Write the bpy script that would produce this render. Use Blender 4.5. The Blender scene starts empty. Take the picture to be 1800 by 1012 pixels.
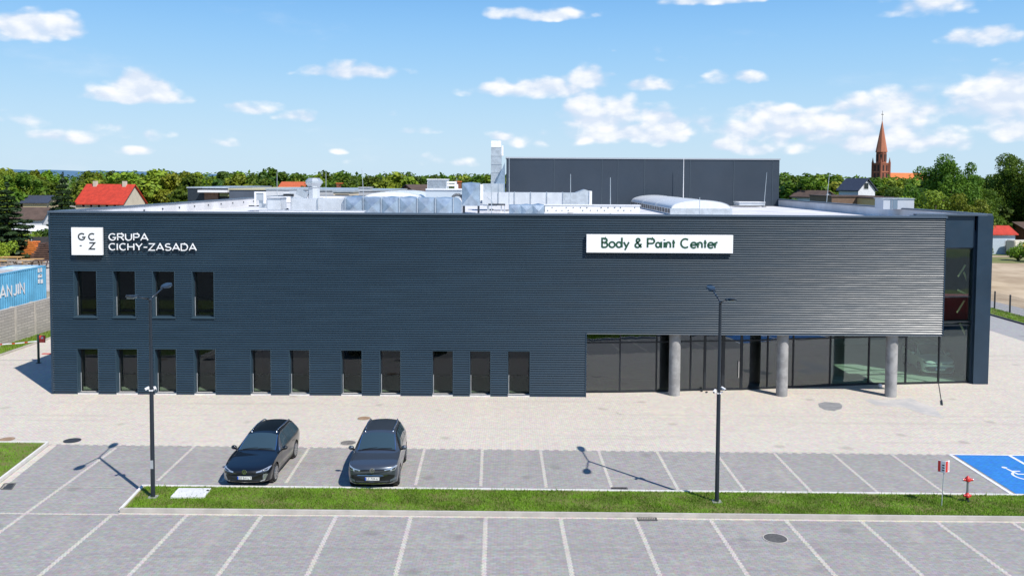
import bpy, bmesh, math, random
import numpy as np
from mathutils import Vector, Matrix
from mathutils.bvhtree import BVHTree
R_ = math.radians
scene = bpy.context.scene
COL = scene.collection
# ------------------------------------------------------------ camera
F, H, PITCH, ROLL, CY = 1540.0, 11.4, 0.05, 0.006, 316+1540*math.tan(0.05)
cF = Vector((0, math.cos(PITCH), -math.sin(PITCH)))
cR0 = Vector((1, 0, 0)); cU0 = Vector((0, math.sin(PITCH), math.cos(PITCH)))
cR = math.cos(ROLL)*cR0 + math.sin(ROLL)*cU0
cU = -math.sin(ROLL)*cR0 + math.cos(ROLL)*cU0
cam_d = bpy.data.cameras.new('camera'); cam = bpy.data.objects.new('camera', cam_d); COL.objects.link(cam)
cam.matrix_world = Matrix(((cR.x, cU.x, -cF.x, 0), (cR.y, cU.y, -cF.y, 0), (cR.z, cU.z, -cF.z, H), (0, 0, 0, 1)))
cam_d.sensor_width = 36; cam_d.lens = F/1800*36; cam_d.shift_y = -(506-CY)/1800
cam_d.clip_end = 30000; cam_d.clip_start = 0.5
scene.camera = cam
def ray(px, py): return cF + (px-900)/F*cR - (py-CY)/F*cU
def G(px, py, z=0.0):
    d = ray(px, py); t = (z-H)/d.z
    return Vector((d.x*t, d.y*t, z))
def P(px, py, Y):
    d = ray(px, py); t = Y/d.y
    return Vector((d.x*t, Y, H+d.z*t))
def PX(px, Y): return P(px, 350, Y).x
def PZ(px, py, Y): return P(px, py, Y).z
# ------------------------------------------------------------ sky and sun
SUN_EL, SUN_ROT = R_(49), R_(138.5)
sund = Vector((math.sin(SUN_ROT)*math.cos(SUN_EL), math.cos(SUN_ROT)*math.cos(SUN_EL), math.sin(SUN_EL)))
sl = bpy.data.lights.new('sun', 'SUN'); sl.energy = 4.6; sl.angle = R_(0.53); sl.color = (1, .955, .89)
so = bpy.data.objects.new('sun', sl); COL.objects.link(so); so.rotation_euler = sund.to_track_quat('Z', 'Y').to_euler()
scene.view_settings.view_transform = 'Standard'; scene.view_settings.look = 'None'
scene.view_settings.gamma = 1; scene.view_settings.use_curve_mapping = False
scene.view_settings.exposure = 0.3
W = bpy.data.worlds.new('World'); scene.world = W; W.use_nodes = True
nt = W.node_tree; nt.nodes.clear()
class N:
    def __init__(s, nt): s.nt = nt
    def new(s, t, **kw):
        n = s.nt.nodes.new(t)
        for k, v in kw.items(): setattr(n, k, v)
        return n
    def set(s, n, i, v):
        if isinstance(v, bpy.types.NodeSocket): s.nt.links.new(v, n.inputs[i])
        else: n.inputs[i].default_value = v
    def m(s, op, a, b=0.0, c=0.0, clamp=False):
        n = s.new('ShaderNodeMath', operation=op, use_clamp=clamp)
        s.set(n, 0, a); s.set(n, 1, b); s.set(n, 2, c); return n.outputs[0]
    def v(s, op, a, b=(0, 0, 0)):
        n = s.new('ShaderNodeVectorMath', operation=op); s.set(n, 0, a); s.set(n, 1, b)
        return n.outputs['Value'] if op in ('LENGTH', 'DOT_PRODUCT') else n.outputs[0]
    def mix(s, f, a, b, blend='MIX'):
        n = s.new('ShaderNodeMix', data_type='RGBA', blend_type=blend)
        s.set(n, 0, f); s.set(n, 6, a); s.set(n, 7, b); return n.outputs[2]
    def noise(s, vec, scale, detail=4, rough=.55, dist=0.0, color=False):
        n = s.new('ShaderNodeTexNoise')
        if vec is not None: s.set(n, 'Vector', vec)
        n.inputs['Scale'].default_value = scale; n.inputs['Detail'].default_value = detail
        n.inputs['Roughness'].default_value = rough; n.inputs['Distortion'].default_value = dist
        return n.outputs[1 if color else 0]
    def smooth(s, x, a, b, lo=0.0, hi=1.0):
        n = s.new('ShaderNodeMapRange', interpolation_type='SMOOTHSTEP')
        s.set(n, 0, x); n.inputs[1].default_value = a; n.inputs[2].default_value = b
        n.inputs[3].default_value = lo; n.inputs[4].default_value = hi; return n.outputs[0]
w = N(nt)
sky = w.new('ShaderNodeTexSky', sky_type='NISHITA', sun_disc=False)
sky.sun_elevation = SUN_EL; sky.sun_rotation = SUN_ROT; sky.altitude = 100
sky.air_density = 1.0; sky.dust_density = 0.6; sky.ozone_density = 2.0
SKY_S = 0.15
tc = w.new('ShaderNodeTexCoord'); sep = w.new('ShaderNodeSeparateXYZ'); w.set(sep, 0, tc.outputs['Generated'])
sx, sy, sz = sep.outputs
az = w.m('ARCTAN2', sx, sy); el = w.m('ARCSINE', sz)
cmb = w.new('ShaderNodeCombineXYZ'); w.set(cmb, 0, az); w.set(cmb, 1, el)
uv = cmb.outputs[0]
# the cumulus: (x, y, half width, half height, amount), as directions in the sky
CL = [(48,52,42,28,1.1),(106,52,36,24,1.05),(10,66,30,12,.6),(245,162,42,30,1.15),(240,172,64,18,1.1),(437,191,50,14,.65),(527,207,32,12,.85),
(620,128,76,19,.95),(660,201,32,8,.5),(735,230,38,9,.55),(25,212,42,17,.6),(110,244,60,12,.5),(190,236,60,16,.4),(235,266,24,9,.6),
(395,253,55,7,.35),(595,268,16,6,.6),(880,240,22,11,.8),(955,28,78,13,.85),(950,160,100,20,1.0),(1035,145,45,30,.9),(1055,205,66,40,1.15),
(1075,235,85,24,.9),(1170,230,38,34,1.2),(1140,150,66,15,.6),(1282,140,52,15,.8),(1440,228,190,44,.88),(1590,215,50,46,1.0),(1500,250,150,26,.85),
(1270,257,24,14,.9),(1330,262,50,16,.7),(1730,70,52,19,1.05),(1635,13,80,20,.8),(1755,185,62,50,1.15),(1795,215,60,40,1.1),(1785,147,70,18,.8),
(1250,2,70,10,.8),(950,248,60,18,.5),(1130,92,46,8,.3),(1180,105,30,7,.3),(1320,190,20,5,.5),(760,285,90,10,.3)]
M = None
for cx_, cy_, hw, hh, amt in CL:
    d = ray(cx_, cy_).normalized(); a0 = math.atan2(d.x, d.y); e0 = math.asin(d.z)
    dv = w.v('MULTIPLY', w.v('SUBTRACT', uv, (a0, e0, 0)), (F/hw/1.5, F/hh/1.5, 0))
    sp = w.new('ShaderNodeSeparateXYZ'); w.set(sp, 0, dv)
    yy = w.m('MAXIMUM', sp.outputs[1], w.m('MULTIPLY', sp.outputs[1], -1.7))
    rr = w.m('ADD', w.m('MULTIPLY', sp.outputs[0], sp.outputs[0]), w.m('MULTIPLY', yy, yy))
    q = w.m('MULTIPLY_ADD', rr, -amt, amt)
    M = q if M is None else w.m('MAXIMUM', M, q)
M = w.m('MAXIMUM', M, -1.0)
nv = w.v('MULTIPLY', uv, (1, 1.7, 1))
n1 = w.noise(nv, 22, 8, .52, .1)
n2 = w.noise(w.v('ADD', nv, (.004, .009, 0)), 22, 6, .52, .1)
vo = w.new('ShaderNodeTexVoronoi', feature='SMOOTH_F1'); vo.inputs['Scale'].default_value = 30; vo.inputs['Smoothness'].default_value = .35; vo.inputs['Detail'].default_value = 1.0
w.set(vo, 'Vector', w.v('ADD', nv, w.v('SCALE', w.noise(nv, 30, 1, .6, 0, True)))); [setattr(n_.inputs['Scale'], 'default_value', .018) for n_ in nt.nodes if n_.type == 'VECT_MATH' and n_.operation == 'SCALE']
puff = w.m('MULTIPLY', w.m('SUBTRACT', .56, vo.outputs['Distance']), .85)
M = w.m('ADD', M, puff)
dens = w.m('ADD', w.m('MULTIPLY', M, .86), w.m('MULTIPLY', w.m('SUBTRACT', n1, .5), 1.35))
fac = w.smooth(dens, .05, .62)
# scattered wisps elsewhere in the sky (outside the photographed part as well)
nw = w.noise(w.v('MULTIPLY', uv, (1, 3, 1)), 5, 6, .6)
wisp = w.m('MULTIPLY', w.smooth(nw, .56, .8), .25)
relief = w.m('ADD', w.m('MULTIPLY', puff, 1.2), w.m('MULTIPLY_ADD', w.m('SUBTRACT', n1, n2), 4.0, .50), clamp=True)
core = w.smooth(dens, .2, 1.3)
ccol = w.mix(relief, (.66, .75, .90, 1), (1.0, 1.0, 1.0, 1))
ccol = w.mix(w.m('MULTIPLY', core, .35), ccol, (.98, .985, 1.0, 1))
cbr = w.v('SCALE', ccol); cbr.node.inputs['Scale'].default_value = 0.86/SKY_S
elc = w.m('DIVIDE', w.m('MAXIMUM', el, 0.0), 1.2, clamp=True)
rp = w.new('ShaderNodeValToRGB'); w.set(rp, 0, elc); cr_ = rp.color_ramp; cr_.interpolation = 'B_SPLINE'
stops = [(0, (.60,.78,.93)), (.045, (.53,.75,.94)), (.10, (.37,.66,.95)), (.17, (.20,.51,.95)), (.40, (.07,.24,.60)), (1, (.04,.13,.40))]
while len(cr_.elements) < len(stops): cr_.elements.new(.5)
for e_, (p_, c_) in zip(cr_.elements, stops): e_.position = p_; e_.color = (*c_, 1)
air = w.v('SCALE', rp.outputs[0]); air.node.inputs['Scale'].default_value = .80/SKY_S
skc = w.mix(.94, sky.outputs[0], air)
c1 = w.mix(wisp, skc, cbr)
c2 = w.mix(w.m('MULTIPLY', fac, .93), c1, cbr)
bg = w.new('ShaderNodeBackground'); w.set(bg, 0, c2); bg.inputs[1].default_value = SKY_S
wo = w.new('ShaderNodeOutputWorld'); nt.links.new(bg.outputs[0], wo.inputs[0])
W.cycles.sampling_method = 'MANUAL'; W.cycles.sample_map_resolution = 512
# ------------------------------------------------------------ object helpers
def tag(o, label=None, cat=None, group=None, kind=None):
    if label: o['label'] = label
    if cat: o['category'] = cat
    if group: o['group'] = group
    if kind: o['kind'] = kind
    return o
def empty(name, loc, rz=0, label=None, cat=None, group=None):
    o = bpy.data.objects.new(name, None); o.empty_display_size = .3
    o.location = loc; o.rotation_euler.z = rz; COL.objects.link(o); return tag(o, label, cat, group)
class MB:
    def __init__(s): s.v = []; s.f = []; s.mi = []; s.cur = 0
    def add(s, vs, fs):
        b = len(s.v); s.v += [tuple(v) for v in vs]
        s.f += [tuple(b+i for i in f) for f in fs]; s.mi += [s.cur]*len(fs); return s
    def box(s, x0, x1, y0, y1, z0, z1):
        return s.add([(x0,y0,z0),(x1,y0,z0),(x1,y1,z0),(x0,y1,z0),(x0,y0,z1),(x1,y0,z1),(x1,y1,z1),(x0,y1,z1)],
            [(3,2,1,0),(4,5,6,7),(0,1,5,4),(1,2,6,5),(2,3,7,6),(3,0,4,7)])
    def quad(s, a, b, c, d): return s.add([a, b, c, d], [(0,1,2,3)])
    def poly(s, pts): return s.add(pts, [tuple(range(len(pts)))])
    def prism(s, pts, z0, z1):   # pts (x,y) ccw
        n = len(pts)
        return s.add([(x,y,z0) for x,y in pts]+[(x,y,z1) for x,y in pts],
            [tuple(range(n))[::-1], tuple(range(n, 2*n))]+[(i,(i+1)%n,n+(i+1)%n,n+i) for i in range(n)])
    def tube(s, a, b, r, r2=None, n=12, caps=True):
        a = Vector(a); b = Vector(b); r2 = r if r2 is None else r2
        d = (b-a).normalized(); u = d.orthogonal().normalized(); v = d.cross(u)
        vs = []
        for p, q in ((a, r), (b, r2)):
            for i in range(n):
                t = 2*math.pi*i/n; vs.append(p+q*(math.cos(t)*u+math.sin(t)*v))
        fs = [(i,(i+1)%n,n+(i+1)%n,n+i) for i in range(n)]
        if caps: fs += [tuple(range(n))[::-1], tuple(range(n,2*n))]
        return s.add(vs, fs)
    def lathe(s, c, prof, n=24):   # prof (r,z), axis z
        vs = []
        for r, z in prof:
            for i in range(n):
                t = 2*math.pi*i/n; vs.append((c[0]+r*math.cos(t), c[1]+r*math.sin(t), c[2]+z))
        m = len(prof); fs = []
        for k in range(m-1):
            for i in range(n): fs.append((k*n+i, k*n+(i+1)%n, (k+1)*n+(i+1)%n, (k+1)*n+i))
        fs += [tuple(range(n))[::-1], tuple(range((m-1)*n, m*n))]
        return s.add(vs, fs)
    def bar(s, a, b, w, h, up=(0,0,1)):   # rectangular bar between points
        a = Vector(a); b = Vector(b); d = (b-a).normalized(); u = Vector(up)
        sd = d.cross(u)
        if sd.length < 1e-4: sd = d.cross(Vector((0,1,0)))
        sd.normalize(); u = sd.cross(d)
        vs = [p+sx*sd*w/2+sz*u*h/2 for p in (a, b) for sx, sz in ((-1,-1),(1,-1),(1,1),(-1,1))]
        return s.add(vs, [(0,1,2,3),(7,6,5,4),(0,4,5,1),(1,5,6,2),(2,6,7,3),(3,7,4,0)])
    def sphere(s, c, r, sz=1.0, n=12, m=8):
        return s.lathe(c, [(r*math.sin(math.pi*k/m)+1e-4, -r*sz*math.cos(math.pi*k/m)) for k in range(m+1)], n)
    def build(s, name, mats, parent=None, smooth=False, bevel=0.0, fix=False):
        me = bpy.data.meshes.new(name); me.from_pydata(s.v, [], s.f)
        if not isinstance(mats, (list, tuple)): mats = [mats]
        for m in mats: me.materials.append(m)
        if len(mats) > 1: me.polygons.foreach_set('material_index', s.mi)
        if fix or bevel:
            bm = bmesh.new(); bm.from_mesh(me)
            bmesh.ops.recalc_face_normals(bm, faces=bm.faces)
            if bevel:
                bmesh.ops.bevel(bm, geom=[e for e in bm.edges if e.calc_face_angle(0) > .5], offset=bevel, segments=2, affect='EDGES')
            bm.to_mesh(me); bm.free()
        if smooth: me.shade_smooth() if smooth is True else me.shade_auto_smooth(angle=smooth) if hasattr(me, 'shade_auto_smooth') else me.shade_smooth()
        if smooth and smooth is not True:
            me.shade_smooth(); me.set_sharp_from_angle(angle=smooth)
        me.update()
        o = bpy.data.objects.new(name, me); COL.objects.link(o)
        if parent: o.parent = parent
        return o
def children(o): return CH.get(o.name) or [c for c in COL.objects if c.parent == o]
CH = {}
def index_children():
    CH.clear()
    for c in COL.objects:
        if c.parent: CH.setdefault(c.parent.name, []).append(c)
def copy_tree(o, parent=None, kids=None):
    c = o.copy(); COL.objects.link(c)
    if parent: c.parent = parent
    for ch in (kids if kids is not None else [k for k in COL.objects if k.parent == o]): copy_tree(ch, c)
    return c
# ------------------------------------------------------------ materials
def mat(name, col, rough=.6, metal=0.0, var=0.0, vs=3.0, bump=0.0, bs=20.0, spec=.5, col2=None, emit=None, coat=0.0):
    m = bpy.data.materials.new(name); m.use_nodes = True
    b = m.node_tree.nodes['Principled BSDF']; k = N(m.node_tree)
    b.inputs['Roughness'].default_value = rough; b.inputs['Metallic'].default_value = metal
    b.inputs['Specular IOR Level'].default_value = spec; b.inputs['Coat Weight'].default_value = coat
    b.inputs['Coat Roughness'].default_value = .03
    c = (*col, 1)
    if var or col2 or bump:
        geo = k.new('ShaderNodeTexCoord').outputs['Object']
    if var or col2:
        c2 = (*col2, 1) if col2 else tuple(x*(1-var) for x in col)+(1,)
        f = k.smooth(k.noise(geo, vs, 5, .6), .35, .65)
        k.set(b, 'Base Color', k.mix(f, c, c2))
        rn = k.m('MULTIPLY_ADD', k.noise(geo, vs*3, 3), .25, rough-.12, clamp=True); k.set(b, 'Roughness', rn)
    else: b.inputs['Base Color'].default_value = c
    if bump:
        bn = k.new('ShaderNodeBump'); bn.inputs['Strength'].default_value = bump; bn.inputs['Distance'].default_value = .02
        k.set(bn, 'Height', k.noise(geo, bs, 4)); k.set(b, 'Normal', bn.outputs[0])
    if emit: b.inputs['Emission Color'].default_value = (*emit, 1); b.inputs['Emission Strength'].default_value = 1
    return m
def pavers(name, col, dark, bw=.2, bh=.1, mortar=.008, rot=0.0, stain=.12, stain_col=None, msc=.55):
    m = bpy.data.materials.new(name); m.use_nodes = True
    b = m.node_tree.nodes['Principled BSDF']; k = N(m.node_tree)
    g = k.new('ShaderNodeNewGeometry').outputs['Position']
    mp = k.new('ShaderNodeMapping'); k.set(mp, 0, g); mp.inputs['Rotation'].default_value = (0, 0, rot)
    br = k.new('ShaderNodeTexBrick'); k.set(br, 'Vector', mp.outputs[0]); br.inputs['Scale'].default_value = 1
    br.inputs['Brick Width'].default_value = bw; br.inputs['Row Height'].default_value = bh
    br.inputs['Mortar Size'].default_value = mortar; br.inputs['Mortar Smooth'].default_value = .2
    br.inputs['Color1'].default_value = (*col, 1); br.inputs['Color2'].default_value = (*[x*dark for x in col], 1)
    br.inputs['Mortar'].default_value = (*[x*msc for x in col], 1); br.inputs['Bias'].default_value = -.1
    n = k.noise(g, .22, 6, .62, .4); n2 = k.noise(g, 2.2, 5, .65); n3 = k.noise(k.v('MULTIPLY', g, (1, .25, 1)), .9, 5, .6, .6)
    c = k.mix(k.smooth(n, .35, .7, 0, stain*2.2), br.outputs[0], tuple(x*.72 for x in col)+(1,))
    if stain_col: c = k.mix(k.smooth(n3, .5, .72, 0, .45), c, (*stain_col, 1))
    c = k.mix(k.smooth(n2, .3, .75, 0, .30), c, tuple(x*.66 for x in col)+(1,))
    c = k.mix(.5, c, k.v('MULTIPLY', c, k.noise(g, 7.3, 2, .5, 0, True)), 'MIX'); c = k.v('SCALE', c); c.node.inputs['Scale'].default_value = 1.32
    vr = k.new('ShaderNodeTexVoronoi'); vr.inputs['Scale'].default_value = .45; k.set(vr, 'Vector', k.v('ADD', g, k.v('MULTIPLY', k.noise(g, 3, 2, .5, 0, True), (.25, .25, 0))))
    c = k.mix(k.smooth(vr.outputs['Distance'], .05, .16, .38, 0), c, tuple(x*.35 for x in col)+(1,))
    ty = k.noise(k.v('MULTIPLY', g, (.05, 1.6, 1)), 1.0, 4, .6, .8); c = k.mix(k.smooth(ty, .56, .66, 0, .16), c, tuple(x*.4 for x in col)+(1,))
    k.set(b, 'Base Color', c); b.inputs['Roughness'].default_value = .85; b.inputs['Specular IOR Level'].default_value = .3
    bn = k.new('ShaderNodeBump'); bn.inputs['Strength'].default_value = .35; bn.inputs['Distance'].default_value = .006
    k.set(bn, 'Height', k.m('ADD', k.m('MULTIPLY', br.outputs[1], -1.0), k.noise(g, 14, 3))); k.set(b, 'Normal', bn.outputs[0])
    return m
def leafmat(name, c1, c2, trans=.25):
    m = bpy.data.materials.new(name); m.use_nodes = True; b = m.node_tree.nodes['Principled BSDF']; k = N(m.node_tree)
    oi = k.new('ShaderNodeObjectInfo'); g = k.new('ShaderNodeTexCoord').outputs['Object']
    f = k.smooth(k.noise(g, .9, 3), .35, .65)
    c = k.mix(f, (*c1, 1), (*c2, 1))
    hs = k.new('ShaderNodeHueSaturation'); k.set(hs, 'Color', c)
    k.set(hs, 'Hue', k.m('MULTIPLY_ADD', oi.outputs['Random'], .05, .475)); k.set(hs, 'Value', k.m('MULTIPLY_ADD', oi.outputs['Random'], .5, .75))
    k.set(b, 'Base Color', hs.outputs[0]); b.inputs['Roughness'].default_value = .55; b.inputs['Specular IOR Level'].default_value = .25
    tr = k.new('ShaderNodeBsdfTranslucent'); k.set(tr, 0, hs.outputs[0])
    mx = k.new('ShaderNodeMixShader'); mx.inputs[0].default_value = trans
    m.node_tree.links.new(b.outputs[0], mx.inputs[1]); m.node_tree.links.new(tr.outputs[0], mx.inputs[2])
    m.node_tree.links.new(mx.outputs[0], m.node_tree.nodes['Material Output'].inputs[0]); return m
def glassmat(name, tint, refl=1.0, bump=0.0, base=.09):
    m = bpy.data.materials.new(name); m.use_nodes = True; t = m.node_tree; t.nodes.clear(); k = N(t)
    tr = k.new('ShaderNodeBsdfTransparent'); tr.inputs[0].default_value = (*tint, 1)
    gl = k.new('ShaderNodeBsdfGlossy'); gl.inputs['Roughness'].default_value = .01; gl.inputs[0].default_value = (refl*.86, refl*.93, refl*1.04, 1)
    ge = k.new('ShaderNodeNewGeometry'); cs_ = k.m('ABSOLUTE', k.v('DOT_PRODUCT', ge.outputs['Normal'], ge.outputs['Incoming'])); fr5 = k.m('POWER', k.m('SUBTRACT', 1.0, cs_), 5.0)
    if bump:
        bn = k.new('ShaderNodeBump'); bn.inputs['Strength'].default_value = bump; bn.inputs['Distance'].default_value = .01
        k.set(bn, 'Height', k.noise(k.new('ShaderNodeNewGeometry').outputs['Position'], .8, 2)); k.set(gl, 'Normal', bn.outputs[0])
    mx = k.new('ShaderNodeMixShader'); f = k.m('MULTIPLY_ADD', fr5, .85, base, clamp=True); k.set(mx, 0, f)
    t.links.new(tr.outputs[0], mx.inputs[1]); t.links.new(gl.outputs[0], mx.inputs[2])
    o = k.new('ShaderNodeOutputMaterial'); t.links.new(mx.outputs[0], o.inputs[0]); return m
navy = mat('navy_steel', (.014, .036, .064), .40, 0, var=.15, vs=.7, spec=.6)
def cladmat():
    m = bpy.data.materials.new('navy_corrugated_steel'); m.use_nodes = True; b = m.node_tree.nodes['Principled BSDF']; k = N(m.node_tree)
    g = k.new('ShaderNodeNewGeometry').outputs['Position']
    mp = k.v('MULTIPLY', g, (.35, 1, 2.2)); n = k.noise(mp, 1.3, 4)
    sp = k.new('ShaderNodeSeparateXYZ'); k.set(sp, 0, g); cb = k.new('ShaderNodeCombineXYZ')
    k.set(cb, 0, k.m('FLOOR', k.m('DIVIDE', k.m('ADD', sp.outputs[0], k.m('MULTIPLY', k.m('FLOOR', k.m('DIVIDE', sp.outputs[2], .98)), 2.7)), 6.1))); k.set(cb, 2, k.m('FLOOR', k.m('DIVIDE', sp.outputs[2], .976)))
    wn = k.new('ShaderNodeTexWhiteNoise'); k.set(wn, 0, cb.outputs[0])
    cc = k.mix(k.smooth(n, .3, .7), (.023, .045, .066, 1), (.0175, .036, .053, 1))
    k.set(b, 'Base Color', k.mix(k.m('MULTIPLY', wn.outputs[0], .30), cc, (.013, .028, .044, 1)))
    k.set(b, 'Roughness', k.m('MULTIPLY_ADD', n, .08, .24)); b.inputs['Specular IOR Level'].default_value = .62
    bn = k.new('ShaderNodeBump'); bn.inputs['Strength'].default_value = .25; bn.inputs['Distance'].default_value = .02
    k.set(bn, 'Height', k.noise(k.v('MULTIPLY', g, (.5, 1, 5)), .9, 3)); k.set(b, 'Normal', bn.outputs[0]); return m
clad = cladmat()
hallm = mat('slate_sandwich_panel', (.028, .042, .062), .5, 0, var=.12, vs=.25)
frame_m = mat('anthracite_frame', (.012, .016, .022), .4)
glass = glassmat('tinted_glass', (.38, .42, .38), .95, .25, .13)
glass2 = glassmat('clear_showroom_glass', (.80, .92, .85), .9, .2, .10)
white = mat('white_painted', (.78, .78, .79), .5, var=.08)
sillm = mat('pale_sill', (.66, .64, .62), .7, var=.15)
membrane = mat('white_roof_membrane', (.70, .69, .70), .75, var=.22, vs=.35, bump=.15, bs=3)
concrete = mat('fair_faced_concrete', (.34, .335, .33), .8, var=.3, vs=2.2, bump=.25, bs=12)
galv = mat('galvanised_steel', (.60, .64, .67), .38, .55, var=.18, vs=2.5, bump=.12, bs=5)
foil = mat('aluminium_foil_wrap', (.44, .54, .64), .32, .7, var=.3, vs=1.2, bump=.35, bs=2.6)
duct_w = mat('pale_duct_cladding', (.62, .65, .68), .45, .25, var=.12, vs=1.2)
black_m = mat('dark_painted_steel', (.018, .024, .034), .4)
rubber = mat('tyre_rubber', (.02, .02, .021), .8)
chrome = mat('bright_chrome', (.75, .76, .78), .18, 1.0)
alloy = mat('alloy_rim', (.55, .56, .58), .3, .9)
red_m = mat('red_paint', (.55, .03, .025), .45)
green_txt = mat('dark_green_lettering', (.012, .07, .035), .5)
dark_txt = mat('charcoal_lettering', (.035, .04, .042), .5)
signw = mat('white_sign_face', (.86, .86, .87), .35)
bark = mat('bark', (.11, .085, .065), .9, var=.4, vs=6, bump=.5)
# ------------------------------------------------------------ ground
rng = random.Random(7)
grass_col = leafmat('grass_blades', (.22, .36, .022), (.13, .20, .018), .35)
LEAFW = leafmat('weed_leaves', (.16, .24, .02), (.10, .17, .015), .3)
turf = mat('turf_soil', (.12, .18, .02), .9, col2=(.17, .15, .05), vs=1.8, bump=.6, bs=9)
def groundmat():
    m = bpy.data.materials.new('field_ground'); m.use_nodes = True; b = m.node_tree.nodes['Principled BSDF']; k = N(m.node_tree)
    g = k.new('ShaderNodeNewGeometry').outputs['Position']
    n = k.noise(g, .012, 6, .6); n2 = k.noise(g, .3, 5, .6)
    c = k.mix(k.smooth(n2, .3, .7), (.07, .12, .025, 1), (.10, .13, .035, 1)); c = k.mix(k.smooth(n, .5, .62), c, (.17, .17, .06, 1))
    k.set(b, 'Base Color', c); b.inputs['Roughness'].default_value = .95; return m
beige = pavers('beige_pavers', (.645, .585, .505), .90, .2, .1, .007, 0, .10, (.66, .57, .46))
grey = pavers('grey_pavers', (.375, .358, .338), .80, .2, .1, .006, 0, .16, (.42, .38, .34), msc=.6)
grey_far = pavers('far_grey_pavers', (.40, .395, .39), .9, .2, .1, .008)
stripe_m = pavers('light_marker_pavers', (.60, .555, .49), .92, .1, .1, .006)
blue_m = pavers('blue_painted_pavers', (.035, .22, .60), .93, .2, .1, .007, 0, .10, msc=.7)
white_mark = mat('white_road_paint', (.78, .78, .78), .7, var=.15, vs=3)
kerb_m = mat('kerb_concrete', (.50, .465, .42), .85, var=.2, vs=1.5, bump=.2, bs=20)
sand = mat('bare_sandy_soil', (.52, .41, .28), .95, col2=(.34, .25, .16), vs=.16, bump=.5, bs=1.5)
def sheet(name, pts, z, m, kind='structure'):
    o = MB().poly([(p[0], p[1], z) for p in pts]).build(name, m); return tag(o, kind=kind)
def kerb(name, pts, wd, z0, z1, m=kerb_m, closed=False):
    b = MB(); n = len(pts)
    P_ = [Vector((p[0], p[1])) for p in pts]; L, Rr = [], []
    for i, p in enumerate(P_):
        a = P_[i-1] if i or closed else P_[i]; c = P_[(i+1) % n] if i < n-1 or closed else P_[i]
        d = (c-a).normalized(); nn = Vector((-d.y, d.x))
        L.append(p+nn*wd/2); Rr.append(p-nn*wd/2)
    for i in range(n-1 if not closed else n):
        j = (i+1) % n
        q = [Rr[i], Rr[j], L[j], L[i]]
        b.add([(v.x, v.y, z0) for v in q]+[(v.x, v.y, z1) for v in q], [(4,5,6,7),(0,1,5,4),(2,3,7,6),(1,2,6,5),(3,0,4,7)])
    return tag(b.build(name, m), kind='structure')
YF = (G(93, 692).y+G(1028, 697).y)/2
sheet('ground', [(-9000,-3000),(9000,-3000),(9000,14000),(-9000,14000)], -.06, groundmat())
# service yard of beige pavers
XWL, XWR = -34.2, 41.2
sheet('yard', [(XWL,20),(XWR,20),(XWR,118),(XWL,118)], 0.0, beige)
sheet('grey_lane', [(G(1735,579).x, 63),(G(1800,600).x,62),(G(1800,600).x+1,40),(XWR,40),(XWR,116),(G(1735,579).x,116)], .004, grey_far)
# parking lines as fitted grids
A0, A1 = G(848,789.5), G(1670,799); B0, B1 = G(845,854.5), G(1783,871)
def upf(i): return A0.lerp(A1, i/8)
def upn(i): return B0.lerp(B1, i/8)
C0, C1 = G(330,903.5), G(1645,916); D0, D1 = G(226,1012), G(1775,1012)
def lof(i): return C0.lerp(C1, i/10)
def lon(i):
    a = C0.lerp(C1, i/10); b = D0.lerp(D1, i/10); return a+(b-a)*1.15
kl0, kl1 = G(84,781), G(0,846)
kld = (kl1-kl0)
klend = kl0+kld*2.2
# grey paving: everything right of the left kerb, in front of the beige yard
def jag(p, q, step=.2, amp=.05):
    d = q-p; n = int(d.length/step); nn = Vector((-d.y, d.x, 0)).normalized(); out = []
    for i in range(n+1):
        s = amp if i % 2 else -amp
        a = p+d*(i/n); out.append(a+nn*s)
        if i < n: out.append(p+d*((i+1)/n)+nn*s)
    return out
farL = kl0; farR = upf(17)
pts = jag(upf(-8.0)*1.0, farR)
pts = [p for p in pts if p.x > kl0.x+.1]
poly = [klend, Vector((klend.x, 17.6, 0)), Vector((45, 17.6, 0)), Vector((45, farR.y, 0))] + pts[::-1] + [kl0]
sheet('parking_paving', poly, .004, grey)
sheet('access_road', [(-90,-24),(110,-24),(110,17.55),(-90,17.55)], -.02, mat('asphalt', (.07,.07,.075), .9, var=.3, vs=.5))
# marker strips of light pavers
def strip(b, p, q, wd=.12, amp=.010):
    p = Vector(p); q = Vector(q); d = q-p; n = max(1, int(d.length/.1)); nn = Vector((-d.y, d.x, 0)).normalized(); d = d/n
    for i in range(n):
        s = amp*(1 if i % 2 else -1)+rng.uniform(-.003, .003)
        a = p+d*i; c = p+d*(i+1)
        b.quad(a-nn*(wd/2-s), c-nn*(wd/2-s), c+nn*(wd/2+s), a+nn*(wd/2+s))
b = MB()
for i in range(-5, 15): strip(b, upf(i)+Vector((0,0,.008)), upn(i)+Vector((0,0,.008)))
strip(b, G(204,787)+Vector((0,0,.008)), G(0,935)+(G(0,935)-G(204,787))*.6+Vector((0,0,.008)), .13)
for i in range(-1, 14): strip(b, lof(i)+Vector((0,0,.008)), lon(i)+Vector((0,0,.008)), .14, .012)
strip(b, G(-150,900.5)+Vector((0,0,.012)), G(208,904.5)+Vector((0,0,.012)), .13)
strip(b, G(25,856)+Vector((0,0,.012)), G(218,857)+Vector((0,0,.012)), .04, 0)
tag(b.build('parking_markings', stripe_m), kind='structure')
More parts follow.
